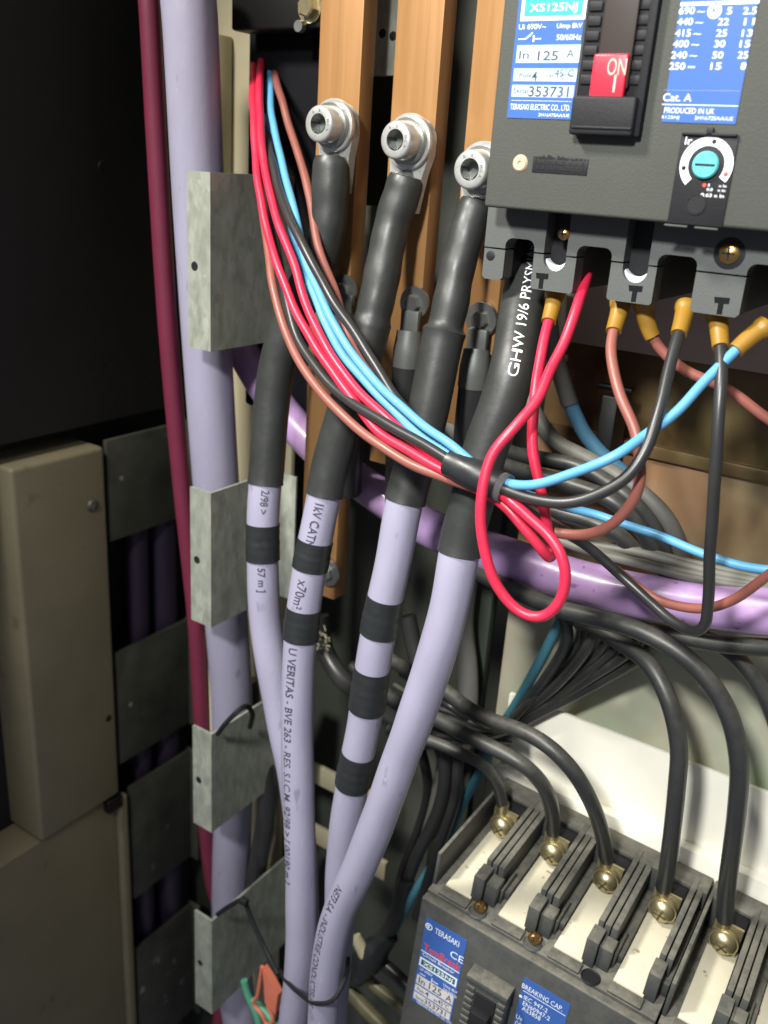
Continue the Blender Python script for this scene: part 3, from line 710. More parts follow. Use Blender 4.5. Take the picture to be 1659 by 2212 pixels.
def onp(mb, s, xy, xe, cap, bold):
    A_ = FP(z3(*xy)); B_ = FP(z3(xe, xy[1])); s_ = (YF - 4.02) / YF
    mb.text(s, (A_.x * s_, yk, A_.z * s_), X_, Z_, width=(B_.x - A_.x) * s_, cap=cap, bold=bold, lift=0.05)
onp(pm, 'ON', (786, 405), 888, 5.0, 0.0); onp(pm, 'I', (818, 494), 830, 4.8, 0.03)
obj('lettering', pm, PINKP, hd_)
a, b = F(612, 735), F(965, 524)
obj('toggle_stop', MB().box((F(625, 630).x, YF - 5.5, F(800, 738).z), (F(968, 630).x, YF + 0.2, F(800, 526).z), 0.9, 3).box((F(632, 690).x, YF - 6.0, F(800, 705).z), (F(955, 690).x, YF - 5.3, F(800, 690).z), 0.3), CASED, cbk)
# screw, grille, adjuster
q = F(321, 882); obj('cover_screw', MB().lathe([(0.01, 0.1), (0.7, 0.15), (0.9, 0.6), (2.2, 0.7), (2.7, 0.3), (2.9, 0)], q, (0, -1, 0), 32), TAN, cbk)
g0, g1 = F(385, 920), F(692, 860)
gr = MB().box((g0.x, YF - 0.3, F(540, 940).z), (g1.x, YF + 0.1, F(540, 850).z), 0.2)
for i in range(34):
    for j in range(3):
        if rnd.random() < 0.8:
            x = g0.x + 1 + i * (g1.x - g0.x - 2) / 34; z = F(540, 940).z + 1.1 + j * 1.75
            gr.box((x, YF - 0.42, z), (x + 0.5, YF - 0.28, z + 0.8 + rnd.uniform(-.5, .6)))
obj('relief_plate', gr, CASED, cbk)
adj = obj('adjuster_plate', MB().box((F(1157, 950).x, YF - 0.5, F(1250, 1215).z), (F(1466, 950).x, YF + 0.1, F(1340, 722).z), 0.3).box((F(1200, 720).x, YF - 1.6, F(1340, 735).z), (F(1500, 720).x, YF, F(1340, 718).z), 0.3).box((F(1335, 700).x, YF - 1.6, F(1345, 735).z), (F(1372, 700).x, YF, F(1345, 690).z), 0.3), CASED, cbk)
rd = obj('ridge', MB().box((F(1105, 1205).x, YF - 1.4, F(1180, 1226).z), (F(1232, 1205).x, YF + 0.1, F(1180, 1214).z), 0.4).box((F(1270, 1205).x, YF - 1.4, F(1180, 1226).z), (F(1400, 1205).x, YF + 0.1, F(1180, 1214).z), 0.4), CASE, cbk)
dc = F(1328, 892)
dm = MB(); dm.ring((dc.x, YF - 0.52, dc.z), X_, Z_, 5.7, 8.3, math.radians(-35), math.radians(228), 0.1)
obj('scale_ring', dm, WHITEP, adj)
dm = MB()
for a_ in (80, 190): dm.lathe([(0.01, 0.05), (0.75, 0.05), (0.75, 0)], (dc.x + 7.0 * math.cos(math.radians(a_)), YF - 0.63, dc.z + 7.0 * math.sin(math.radians(a_))), (0, -1, 0), 12)
obj('dark_print', dm, CASED, adj)
dm = MB().lathe([(0.01, 0.05), (0.75, 0.05), (0.75, 0)], (dc.x + 7.0 * math.cos(math.radians(-20)), YF - 0.63, dc.z + 7.0 * math.sin(math.radians(-20))), (0, -1, 0), 12)
q = F(1318, 1000); dm.lathe([(0.01, 0.05), (0.6, 0.05), (0.6, 0)], (q.x, YF - 0.52, q.z), (0, -1, 0), 12)
obj('red_print', dm, REDP, adj)
dl = obj('dial', MB().lathe([(0.01, 1.6), (3.6, 1.6), (4.1, 1.1), (4.1, 0)], (dc.x, YF - 0.5, dc.z), (0, -1, 0), 40), DIAL, adj)
obj('dial_slot', MB().box((dc.x - 3.1, YF - 2.2, dc.z - 0.35), (dc.x + 3.1, YF - 2.05, dc.z + 0.35)), CASED, dl)
ym = YF - 0.52; wm = MB()
for s, xy, xe, cap in (('Ir', (1212, 780), 1250, 42), ('1', (1338, 1006), 1345, 14), ('x In', (1395, 1010), 1436, 14), ('0.8', (1330, 1030), 1362, 15), ('x In', (1388, 1034), 1430, 14), ('0.63 x In', (1298, 1060), 1424, 18)): ln(wm, s, xy, xe, cap, .01, y=ym)
obj('white_print', wm, WHITEP, adj)
q = F(1272, 1104); obj('test_cap', MB().lathe([(2.9, 0), (2.9, 0.3), (3.2, 0.3), (3.2, 0)], (q.x, YF - 0.5, q.z), (0, -1, 0), 36).lathe([(0.01, 0.1), (2.8, 0.1), (2.8, 0)], (q.x, YF - 0.5, q.z), (0, -1, 0), 36), CASED, adj)

# ------------------------------------------------------------------ bundle of coloured wires
GB = 'coloured wires strapped in one bundle'
def cw(label, L, m, ends=(), r=2.0):
    p = pth(L, step=1.8, smooth=3).wobble(0.13, 62)
    o = obj('bundle_wire', MB().tube(p.p, r, 18), m); tag(o, label, 'wire', GB)
    for e in ends:
        n = p.cut(p.L - 13.5, p.L + 0, 1.0)
        obj('terminal_sleeve', MB().tube(n, 3.6, 22, rf=lambda f: 2.9 + 0.6 * f + (0.5 if f > 0.82 else 0)), YEL, o)
    return o, p
cw('red wire with a long hanging loop, ending inside the second slot of the upper breaker',
   [(566, 118, 416), (560, 190, 386), (562, 252, 372), (566, 320, 360), (575, 378, 352), (602, 486, 338), (638, 576, 329), (652, 632, 325), (695, 732, 316), (752, 819, 309), (806, 876, 304), (893, 952, 298), (970, 1005, 293), (1030, 1040, 291), (1078, 1064, 290),
    (1112, 1091, 288), (1150, 1126, 286), (1180, 1150, 285), (1204, 1180, 284), (1219, 1222, 283), (1220, 1270, 282), (1199, 1314, 281), (1160, 1335, 280), (1122, 1323, 279), (1083, 1280, 278), (1055, 1222, 277), (1038, 1126, 278), (1042, 1054, 280), (1064, 982, 284), (1115, 920, 290), (1160, 866, 298), (1188, 798, 308), (1219, 740, 316), (1248, 658, 325), (1261, 622, 333), (1268, 598, 341), (1273, 575, 352)], RED)
cw('red wire doubling back sharply beside the loop, ending in the first yellow sleeve',
   [(548, 130, 414), (546, 200, 384), (548, 252, 372), (553, 350, 357), (561, 414, 348), (582, 520, 336), (591, 549, 332), (619, 624, 325), (655, 704, 318), (716, 801, 310), (763, 862, 305), (810, 926, 301), (878, 972, 297), (968, 1022, 293), (1020, 1050, 292), (1072, 1078, 291),
    (1095, 1098, 290), (1122, 1130, 290), (1156, 1168, 291), (1177, 1196, 293), (1188, 1209, 296), (1193, 1200, 299), (1188, 1165, 300), (1175, 1093, 299), (1161, 1030, 299), (1149, 959, 301), (1151, 901, 304), (1158, 840, 309), (1164, 798, 314), (1174, 738, 321), (1188, 685, 329), (1196, 655, 333), (1199, 632, 336)], RED, (1,))
cw('brown wire under the bundle, rising in a wide curve to the second yellow sleeve',
   [(556, 140, 420), (552, 260, 384), (562, 420, 357), (581, 549, 338), (590, 621, 328), (619, 722, 318), (666, 812, 309), (734, 891, 302), (806, 952, 298), (890, 1004, 295), (962, 1032, 293.5), (1030, 1056, 293), (1085, 1086, 296), (1140, 1130, 302), (1208, 1152, 304), (1270, 1153, 303), (1318, 1136, 302), (1362, 1093, 301), (1382, 1045, 301), (1381, 985, 303), (1370, 925, 306), (1342, 862, 311), (1326, 800, 317), (1320, 750, 323), (1330, 700, 330), (1338, 675, 333), (1341, 650, 336)], BROWN, (1,))
cw('black wire beside the lower brown one, sweeping up to the fourth yellow sleeve',
   [(580, 250, 396), (583, 400, 366), (600, 560, 338), (619, 646, 327), (644, 732, 318.5), (688, 801, 311), (734, 851, 306), (824, 909, 299), (896, 949, 295), (976, 997, 291), (1030, 1030, 289), (1085, 1054, 288), (1150, 1078, 288), (1220, 1086, 289), (1290, 1070, 291), (1350, 1036, 294), (1396, 972, 299), (1422, 890, 306), (1444, 800, 316), (1464, 730, 325), (1476, 690, 331), (1482, 660, 336)], BLACK, (1,), 2.15)
cw('blue wire on top of the bundle, rising right to the last yellow sleeve',
   [(583, 150, 412), (588, 252, 378), (606, 340, 362), (640, 470, 344), (655, 549, 335), (690, 632, 325), (733, 722, 316), (789, 800, 309), (850, 862, 303), (920, 924, 297), (982, 968, 293), (1030, 1006, 292), (1085, 1040, 290), (1150, 1047, 287), (1230, 1026, 288), (1330, 985, 291), (1400, 935, 303), (1460, 890, 310), (1520, 826, 318), (1575, 772, 325), (1622, 728, 331), (1655, 705, 335)], BLUE, (1,), 1.8)
cw('blue wire under the top blue one, running low to the right edge',
   [(578, 160, 414), (584, 262, 384), (596, 350, 368), (628, 480, 350), (643, 552, 341), (679, 640, 329), (722, 736, 319), (777, 812, 312), (838, 876, 306), (908, 940, 300), (972, 984, 295), (1030, 1022, 294), (1090, 1050, 300), (1150, 1072, 318), (1227, 1098, 338), (1294, 1114, 344), (1362, 1137, 345), (1438, 1161, 344), (1510, 1194, 343), (1582, 1218, 342), (1660, 1232, 341), (1760, 1235, 340)], BLUE, (), 1.8)
cw('brown wire behind the bundle, nearest the leftmost bolt',
   [(591, 145, 416), (603, 200, 392), (609, 216, 388), (624, 270, 382), (642, 324, 374), (670, 432, 360), (691, 545, 347), (723, 628, 337), (746, 705, 328), (762, 750, 323), (792, 800, 317), (850, 872, 310), (920, 945, 303), (980, 992, 298), (1030, 1024, 296), (1090, 1062, 304), (1160, 1110, 325), (1250, 1165, 345), (1330, 1230, 352), (1400, 1284, 352), (1438, 1303, 350), (1510, 1314, 346), (1582, 1298, 342), (1659, 1243, 338), (1760, 1180, 336)], BROWN)
cw('black wire behind the blue pair, dropping to a sharp bend low on the right',
   [(580, 268, 390), (582, 306, 372), (589, 350, 359), (603, 414, 348), (642, 504, 334), (681, 583, 327), (716, 645, 322), (770, 722, 319), (806, 783, 315), (846, 848, 311), (900, 910, 307), (975, 985, 300), (1030, 1028, 297), (1090, 1066, 303), (1160, 1118, 322), (1246, 1166, 338), (1285, 1194, 342), (1342, 1242, 343), (1414, 1309, 340), (1462, 1350, 334), (1500, 1366, 330), (1522, 1352, 327), (1530, 1300, 325), (1536, 1150, 318), (1546, 1000, 314), (1556, 862, 317), (1558, 780, 324), (1554, 720, 331), (1550, 680, 335)], BLACK, (1,), 2.15)
# the second brown wire at the breaker goes off to the right
bw, p_ = wire('breaker_wire', 'brown wire from the third yellow sleeve sloping away to the right edge', 'wire', [(1740, 950, 352), (1659, 905, 348), (1570, 840, 344), (1480, 800, 340), (1425, 752, 338), (1398, 700, 336), (1390, 650, 336)], 2.0, BROWN, None, 1.8, 18)
obj('terminal_sleeve', MB().tube(p_.cut(p_.L - 13.5, p_.L, 1.0), 3.6, 22, rf=lambda f: 2.9 + 0.6 * f + (0.5 if f > 0.82 else 0)), YEL, bw)
# strap
sp_ = pth([(958, 992, 293), (1030, 1027, 291.5), (1094, 1058, 291)], step=1.5)
tg = obj('wire_strap', MB().tube(sp_.cut(3, sp_.L - 1), 5.6, 32, rf=lambda f: 5.5 + 0.18 * math.sin(f * 40) + (0.3 if 0.2 < f < 0.62 else 0)), TAPE)
tag(tg, 'black tape strap holding the bundle of coloured wires together', 'tape')
obj('shiny_end', MB().tube(sp_.cut(sp_.L - 2.8, sp_.L + 1, 0.5), 5.8, 32), mat('shiny_tape', (0.10, 0.10, 0.10), 0.15), tg)

# ------------------------------------------------------------------ cables behind, on the right
GR = 'dusty cables behind the coloured wires'
def bc(label, L, r, m, grp=GR, cat='cable', name='rear_cable'): return wire(name, label, cat, L, r, m, grp, 3.0, 16)
o_, _ = bc('grey cable with a blue lower end behind the red wires', [(1185, 690, 405), (1192, 745, 405), (1210, 805, 406), (1231, 872, 408)], 4.2, GREYC, None)
obj('blue_core', MB().tube(pth([(1229, 866, 408), (1240, 890, 408), (1262, 935, 410), (1299, 980, 412), (1345, 1020, 414)], step=2).p, 3.6, 16), mat('slate_blue_insulation', (0.06, 0.17, 0.27), 0.5), o_)
arcs = [([(1135, 850, 404), (1160, 901, 402), (1199, 954, 400), (1261, 987, 399), (1323, 1021, 398), (1391, 1069, 398), (1439, 1117, 400), (1467, 1175, 404), (1477, 1230, 408)], 'uppermost grey cable of the arc behind the wires, curling down by the lipped plate'),
        ([(1040, 950, 404), (1102, 978, 400), (1170, 992, 396), (1246, 1007, 394), (1309, 1040, 392), (1366, 1083, 392), (1405, 1131, 395), (1434, 1194, 400), (1440, 1240, 404)], 'second grey cable of the arc, passing behind the black wire bend'),
        ([(1040, 985, 398), (1093, 1007, 394), (1174, 1030, 390), (1256, 1055, 387), (1318, 1079, 386), (1362, 1117, 388), (1400, 1170, 393), (1420, 1215, 398)], 'third grey cable of the arc, just above the low blue wire'),
        ([(1060, 1060, 396), (1120, 1085, 392), (1200, 1105, 389), (1270, 1125, 388), (1330, 1150, 390), (1375, 1195, 396)], 'fourth grey cable of the arc, under the low blue wire'),
        ([(930, 860, 410), (962, 905, 406), (1000, 950, 402), (1040, 975, 400), (1085, 990, 400)], 'light grey cable end between the third and fourth sleeves, upper one'),
        ([(900, 935, 408), (958, 962, 404), (1015, 985, 400), (1060, 1020, 398)], 'light grey cable end between the third and fourth sleeves, lower one')]
for L, lb in arcs: bc(lb, L, 3.9, GREYC if lb.startswith(('light', 'upper')) else DUSTY)
for k in range(6):
    f = k / 5.0
    bc(['first', 'second', 'third', 'fourth', 'fifth', 'sixth'][k] + ' of six slim grey cables lying along the top of the violet conduit',
       [(1190, 1150 + 10 * f, 398 - 6 * f), (1255, 1168 + 14 * f + 3 * (k % 2), 396 - 6 * f), (1390, 1190 + 40 * f - 5 * (k % 3), 393 - 6 * f), (1510, 1218 + 30 * f + 4 * (k % 2), 390 - 5 * f), (1700, 1262 + 18 * f, 386 - 4 * f)], 1.5 + 0.35 * (k % 3), GREYC, 'slim grey cables on the conduit')
J = lambda a: rnd.uniform(-a, a)
fan_o = ['first', 'second', 'third', 'fourth', 'fifth', 'sixth', 'seventh']
for k in range(7):
    f = k / 6.0
    bc(fan_o[k] + ' from the left of the slim black cables fanning down behind the conduit',
       [(1215 + 205 * f, 1325 + 42 * f, 398), (1228 + 165 * f + J(9), 1372 + 34 * f, 402 + J(4)), (1165 + 110 * f + J(14), 1470 + 8 * f, 410 + J(5)), (1096 + 28 * f + J(6), 1560 + 5 * f, 416 + J(4)), (1050 + 10 * f, 1625, 420)], rnd.uniform(2.0, 3.2), DUSTY, 'slim cables in the fan')
bc('teal cable running down behind the left end of the lower breaker', [(1225, 1320, 402), (1206, 1353, 404), (1162, 1437, 410), (1118, 1516, 414), (1090, 1562, 415), (1060, 1620, 414), (1033, 1676, 412), (997, 1740, 410), (970, 1812, 410), (940, 1862, 412), (914, 1900, 412), (865, 1983, 414), (845, 2022, 416)], 2.9, TEAL, None)
GK = 'black feeder cables to the lower breakers'
feed = [('rough dusty feeder cable to the leftmost brass terminal screw', [(840, 1575, 372), (925, 1599, 372), (987, 1623, 372), (1040, 1650, 374), (1072, 1688, 377), (1086, 1722, 380)], 3.2),
        ('glossy feeder cable to the second brass terminal screw', [(760, 1440, 385), (850, 1510, 378), (939, 1551, 370), (1006, 1587, 366), (1069, 1618, 364), (1131, 1652, 364), (1174, 1697, 368), (1192, 1748, 374), (1197, 1795, 380)], 3.9),
        ('glossy feeder cable to the third brass terminal screw', [(800, 1400, 392), (868, 1440, 384), (958, 1489, 376), (1006, 1527, 370), (1069, 1559, 365), (1131, 1580, 362), (1189, 1615, 360), (1237, 1664, 361), (1275, 1728, 365), (1298, 1790, 372), (1308, 1850, 380)], 3.9),
        ('dusty feeder cable dropping to the fourth brass terminal screw', [(1230, 1330, 398), (1280, 1352, 394), (1338, 1386, 388), (1405, 1437, 380), (1440, 1501, 375), (1456, 1552, 373), (1467, 1620, 372), (1462, 1700, 372), (1452, 1796, 374), (1441, 1880, 378), (1434, 1930, 381)], 4.1),
        ('long dusty feeder cable along the conduit down to the fifth brass terminal screw', [(1020, 1230, 388), (1079, 1261, 380), (1131, 1285, 376), (1199, 1313, 372), (1280, 1333, 370), (1367, 1357, 368), (1439, 1391, 367), (1501, 1436, 367), (1552, 1500, 367), (1581, 1562, 367), (1597, 1652, 368), (1592, 1748, 371), (1580, 1844, 375), (1569, 1930, 380), (1563, 1990, 384)], 4.2)]
def px(P): c = [sum(AX[i][k] * P[i] for i in range(3)) for k in range(3)]; return (CU + FPX * c[0] / c[2], CV + FPX * c[1] / c[2], P.y)
for i, (lb, L, r_) in enumerate(feed):
    x = 10.6 + 30 * i + (0.4 if i > 3 else 0)
    L[-1] = px(TB @ Vector((x, 63.4, 22)))
    for k in (2, 3): L[-k] = (L[-k][0], L[-k][1], L[-k][2] + (4 if k == 2 else 2))
for lb, L, r_ in feed: bc(lb, L, r_, DUSTY, GK, 'cable', 'feeder_cable')
bc('dusty black cable leaving along the underside of the conduit to the right edge', [(1250, 1345, 396), (1340, 1352, 390), (1450, 1372, 386), (1560, 1392, 384), (1700, 1400, 382)], 4.0, DUSTY, None)
bc('dark cable in the lower right corner of the lipped plate, bending down', [(1500, 1365, 396), (1560, 1395, 394), (1610, 1440, 394), (1660, 1520, 396), (1700, 1640, 398)], 3.8, DUSTY, None)

# ------------------------------------------------------------------ dim cables between the bundle and the lower breaker
GD = 'dim black cables behind the lavender bundle'
dim = [([(690, 1330, 420), (700, 1400, 418), (735, 1462, 412), (790, 1502, 406), (850, 1545, 400), (930, 1580, 396), (1010, 1600, 394)], 6.0, 'thick black cable with a frayed end beside the second tape band'),
       ([(1010, 1240, 425), (1000, 1350, 425), (1010, 1450, 424), (1005, 1560, 422), (960, 1680, 420), (930, 1800, 420)], 6.2, 'dark grey cable hanging right of the fourth lavender cable'),
       ([(880, 1330, 430), (900, 1420, 428), (930, 1520, 424), (960, 1600, 420)], 5.2, 'dark cable seen between the third and fourth lavender cables'),
       ([(930, 1560, 408), (960, 1650, 408), (950, 1740, 410), (900, 1850, 414), (860, 1960, 418)], 4.0, 'black cable curving down left of the first terminal'),
       ([(990, 1640, 402), (985, 1720, 402), (960, 1800, 402), (935, 1870, 404), (900, 1980, 408)], 3.4, 'brownish cable just left of the lower breaker'),
       ([(905, 1600, 416), (925, 1700, 416), (905, 1790, 418), (870, 1880, 420), (850, 1990, 422)], 3.2, 'slim black cable behind the curve left of the first terminal'),
       ([(690, 2250, 395), (740, 2120, 398), (790, 2060, 402), (840, 2010, 408), (880, 1900, 414)], 5.0, 'black cable rising from behind the cord tie'),
       ([(760, 2080, 404), (810, 2130, 402), (860, 2170, 400), (930, 2240, 398)], 4.0, 'olive lit cable at the bottom, left of the lower breaker'),
       ([(745, 2130, 400), (800, 2190, 398), (850, 2240, 396)], 5.0, 'yellowish cable at the bottom edge, left of the lower breaker'),
       ([(800, 2060, 406), (850, 2100, 404), (900, 2150, 402), (950, 2200, 402)], 4.2, 'brown black cable below the wrapped joint')]
ol = mat('olive_insulation', (0.15, 0.14, 0.075), 0.4)
for L, r_, lb in dim: bc(lb, L, r_, ol if lb.startswith(('olive', 'yellowish')) else (GREYC if lb.startswith('dark grey') else BLACK), GD, 'cable', 'dim_cable')
for k in range(7):
    f = k / 6.0
    bc(['first', 'second', 'third', 'fourth', 'fifth', 'sixth', 'seventh'][k] + ' down of the slim tangled wires left of the feeder cables',
       [(860 + J(10), 1455 + 150 * f, 400), (915 + J(8), 1490 + 120 * f + J(10), 396 + J(8)), (985 + J(8), 1535 + 75 * f + J(12), 392 + J(8)), (1045 + J(8), 1562 + 45 * f + J(8), 398 + J(6)), (1100 + J(8), 1545 + 60 * f + J(14), 410)], rnd.uniform(1.4, 2.4), DUSTY if k % 2 else BLACK, 'slim black wires in the tangle', 'wire', 'tangle_wire')
q = aY(700, 1385, 412); fr = MB()
for i in range(20):
    a = Vector((rnd.uniform(-4, 4), rnd.uniform(-3, 3), rnd.uniform(-7, 7))); d = Vector((rnd.uniform(-1, 1), rnd.uniform(-1, .4), rnd.uniform(-1, 1))).normalized() * rnd.uniform(2, 5)
    fr.tube([q + a, q + a + d * .5 + Vector((rnd.uniform(-.5, .5), 0, 0)), q + a + d], 0.5, 5)
o = obj('frayed_tape', fr, mat('grey_cream_tape', (0.34, 0.31, 0.22), 0.6)); tag(o, 'frayed cream tape ends on a thick black cable beside the second tape band', 'tape')
jb = pth([(765, 2115, 402), (785, 2085, 402), (815, 2050, 404), (845, 2020, 408)], step=2)
o = obj('wrapped_joint', MB().tube(jb.p, 9, 20, rf=lambda f: 6 + 4.5 * math.sin(math.pi * min(1, f * 1.1)) + 0.4 * math.sin(f * 30)), TAPE); tag(o, 'lumpy black taped joint at the lower end of the teal cable', 'joint')
o = obj('connector_sleeve', MB().tube(pth([(768, 2022, 398), (782, 2050, 398), (798, 2085, 398)], step=1.5).p, 3.9, 20, rf=lambda f: 3.0 + 1.2 * math.sin(math.pi * (0.15 + 0.7 * f))), CONN); tag(o, 'cream plastic sleeve beside the black taped joint', 'sleeve')
# right side of the bundle: pale frame strips behind
for (a, b, yb, lb) in (((690, 1658), (800, 1590), 452, 'worn cream strip edge behind the second and third lavender cables, upper one'), ((690, 1790), (790, 1733), 452, 'cream strip edge behind the second and third lavender cables, lower one')):
    A, B = aY(a[0], a[1], yb), aY(b[0] + 40, b[1] - 30, yb)
    o = obj('frame_strip', MB().box((min(A.x, B.x) - 30, yb, A.z - 16), (B.x + 6, yb + 4, A.z), 0.8), CREAM); tag(o, lb, 'strip', 'cream strips behind the bundle')
a, b = aY(985, 1250, 440), aY(1085, 2100, 440)
o = obj('mounting_rail', MB().box((a.x, 438, -700), (a.x + 26, 446, -150), 1), mat('dark_green_steel', (0.045, 0.055, 0.04), 0.5, vscale=20, vamt=0.5)); tag(o, 'upright dark greenish rail behind the fan of slim cables', 'rail')
# orange clip and green wires low on the left
cl = MB(); Q = [aY(u, v, 352) for u, v in ((566, 2088), (556, 2150), (548, 2168), (566, 2192), (575, 2212), (590, 2205), (578, 2170), (574, 2140))]
cl.tube(Path(Q, step=1.2).p, 1.3, 8)
A = [aY(u, v, 350) for u, v in ((566, 2092), (584, 2120), (600, 2150), (594, 2192), (572, 2166), (570, 2130))]
n = len(A); cl._add(A + [q + Vector((0, 5, 0)) for q in A], [tuple(range(n)), tuple(range(n, 2 * n))[::-1]] + [(i, (i + 1) % n, n + (i + 1) % n, n + i) for i in range(n)])
o = obj('cable_clip', cl, ORANGE); tag(o, 'orange plastic clip low on the left beside the lavender bundle', 'clip')
wire('thin_wire', 'green wire behind the orange clip, left of it', 'wire', [(527, 2118, 362), (536, 2150, 362), (552, 2185, 362), (570, 2260, 362)], 2.6, GREENW, 'green wires at the orange clip', 2, 14)
wire('thin_wire', 'green wire passing through the orange clip', 'wire', [(545, 2160, 356), (565, 2178, 356), (592, 2207, 356), (620, 2240, 356)], 2.6, GREENW, 'green wires at the orange clip', 2, 14)

# ------------------------------------------------------------------ lower circuit breakers
def LF(p, y=0.0): r = RBt @ ray(*p); q = RBt @ OB; return r * ((y + q.y) / r.y) - q
def lower(n, x0, label, full):
    t = thing('circuit_breaker', label, 'circuit breaker', TB @ Vector((x0, 0, -60)), 'circuit breakers')
    T = TB @ Matrix.Translation((x0, 0, 0)); M_ = lambda: MB(T)
    W = 30 * n
    obj('cover', M_().box((0.2, 0, -150), (W - 0.2, 5.2, 0), 0.9, 3), DUSTC, t)
    b = M_().box((0.3, 5.4, -150), (W - 0.3, 78, 1.0), 0.5)
    b.box((0.3, 76, 1.2), (W - 0.3, 90, 20.0), 0.8)
    for i in range(n):                       # notched front sill
        b.box((6.2 + 30 * i, 5.6, 1.2), (22 + 30 * i, 12.2, 2.6), 0.4)
    obj('body', b, DUSTC, t)
    w_ = M_(); w_.box((0.3, 10, 1.2), (2.2, 75.8, 21.5), 0.4); obj('side_wall', w_, DUSTC, t)
    for i in range(n):
        bx = 30 * i
        o = obj('insulating_strip', M_().box((bx + 6.8, 12.6, 1.2), (bx + 21.2, 75.7, 3.3), 0.2), STRIPM, t)
        if i < n - 0:
            r = M_(); xa = bx + 21.5; xb = bx + 36.4 if i < n - 1 else bx + 29.6
            r.box((xa, 20, 1.2), (min(xb, xa + 9.8), 75.8, 9), 0.3)
            for (c0, c1) in ((0, 2.7), (3.3, 6.2), (6.8, 9.8)):
                if xa + c1 <= xb + 0.1: r.box((xa + c0, 24, 8), (xa + c1, 84, 20.6 - (0.7 if c0 else 0)), 0.4)
            r.box((xa - 1.2, 13.2, 1.2), (min(xa + 4.6, xb), 24.2, 17.0), 0.4)
            if xb - xa > 10:
                r.box((xa + 5.0, 15.5, 1.2), (xa + 11.2, 24.3, 14.0), 0.4); r.box((xa + 11.6, 20.2, 1.2), (xa + 12.6, 36, 10), 0.2)
                r.box((xa + 10.1, 24.6, 1.2), (xb, 75.5, 6.0), 0.4)
            obj('phase_barrier', r, DUSTC, t)
        # terminal: back plate, lug, dome screw
        cx = bx + 13.4
        obj('terminal_block', M_().box((bx + 6.4, 66, 3.4), (bx + 21.0, 76, 18.5), 0.4), CASED, t)
        lg = obj('lug', M_().box((cx - 6.8, 62.2, 4.0), (cx + 7.0, 64.4, 20.5), 0.5).tube([(cx - 1.8, 63.3, 15), (cx - 2.4, 63.3, 19), (cx - 2.8, 63.3, 24)], 3.4, 18), BRASS, t)
        s_ = obj('terminal_screw', M_().lathe([(0.01, 4.6), (2.2, 4.4), (4.2, 3.5), (5.7, 1.9), (6.3, 0.7), (6.3, 0.0)], (cx, 59.8, 11.6), (0, -1, 0), 32).lathe([(3, 0), (6.9, 0), (7.1, 0.6), (7.1, 2.2), (3, 2.2)], (cx, 59.8, 11.6), (0, 1, 0), 32), BRASS, t)
        m_ = M_(); a_ = rnd.uniform(0, 1.5)
        for k in range(2):
            R_ = Matrix.Rotation(a_ + k * math.pi / 2, 3, 'Y'); m_.box((cx - 3.2, 55.15, 11.6 - .55), (cx + 3.2, 56.9, 11.6 + .55), 0.1, 1, R_)
        obj('cross_recess', m_, mat('dull_brass', (0.10, 0.085, 0.045), 0.5, metal=0.6), s_)
        if i < n - 1:
            x = bx + 27.4
            if i < 2:
                s_ = obj('cover_screw', M_().lathe([(0.01, 4.6), (1.6, 4.3), (2.9, 3.0), (3.2, 1.2), (3.2, -2)], (x, 10.4, 3.0), (0.1, -0.55, 0.6), 28), GOLD, t)
                obj('cross_recess', M_().box((x - 0.4, 5.5, 5.0), (x + 1.0, 8.0, 6.6), 0.1), mat('dull_brass', (0, 0, 0)), s_)
            obj('screw_well', M_().lathe([(0.01, 0.3), (3.8, 0.3), (4.3, 0.8), (4.7, 0.3), (4.8, 0)], (x, 8.6, 1.0), (0, 0, 1), 28), CASEG if i < 2 else CASED, t)
    return t, T
lb_, TL = lower(4, 0, 'dusty circuit breaker at the bottom with blue labels and four brass terminal screws', True)
lower(3, 120.4, 'dusty circuit breaker at the bottom right corner, beside the four-pole one', False)
# writing on the lower breaker's front
def lbox(mb, x0, x1, z0, z1, y0, y1, bev=0.0): mb.box((x0, y0, z0), (x1, y1, z1), bev); return mb
lab = obj('label', lbox(MB(TL), 4.8, 28.2, -69, -10.2, -0.22, -0.01), BLUEL, lb_)
def lt(mb, s, pa, xe, cap, bold=0.0, y=-0.24, z=None):
    a = LF(pa); b = LF(xe) if isinstance(xe, tuple) else None
    mb.text(s, (a.x, y, a.z), (1, 0, 0), (0, 0, 1), width=(b.x - a.x) if b else None, cap=cap, bold=bold, lift=0.04)
wm = MB(TL)
lt(wm, 'TERASAKI', z5(1348, 868), z5(1635, 1050), 3.6, .006); lt(wm, 'CE', z5(1530, 1150), z9(492, 790), 4.4, 0.0)
lt(wm, 'Circuit Breaker', z5(1200, 1132), z5(1580, 1370), 2.1, .0)
q = LF(z5(1280, 795)); wm.ring((q.x, -0.24, q.z), (1, 0, 0), (0, 0, 1), 1.5, 2.1, 0, 6.2832, 0.04); wm.box((q.x - .3, -0.27, q.z - 1.2), (q.x + .3, -0.25, q.z + 1.2)); wm.ring((q.x, -0.24, q.z), (1, 0, 0), (0, 0, 1), 0.7, 1.1, 1.6, 4.7, 0.04)
zl1 = LF(z5(1205, 1082)).z; wm.box((5.2, -0.27, zl1 - .35), (27.6, -0.24, zl1 + .25))
zA, zB_ = LF(z5(1185, 1155)).z, LF(z5(1180, 1262)).z
wm.box((5.3, -0.26, zB_), (27.3, -0.23, zA))
lt(wm, 'Ui 690V', z5(1172, 1308), z5(1320, 1390), 1.8); lt(wm, 'Uimp 8kV', z5(1450, 1500), z5(1620, 1590), 1.8); lt(wm, '50/60Hz', z5(1450, 1555), z5(1615, 1640), 1.8); lt(wm, 'TERASAKI ELECTRIC CO., LTD.', z5(1128, 1702), z5(1560, 1950), 1.7)
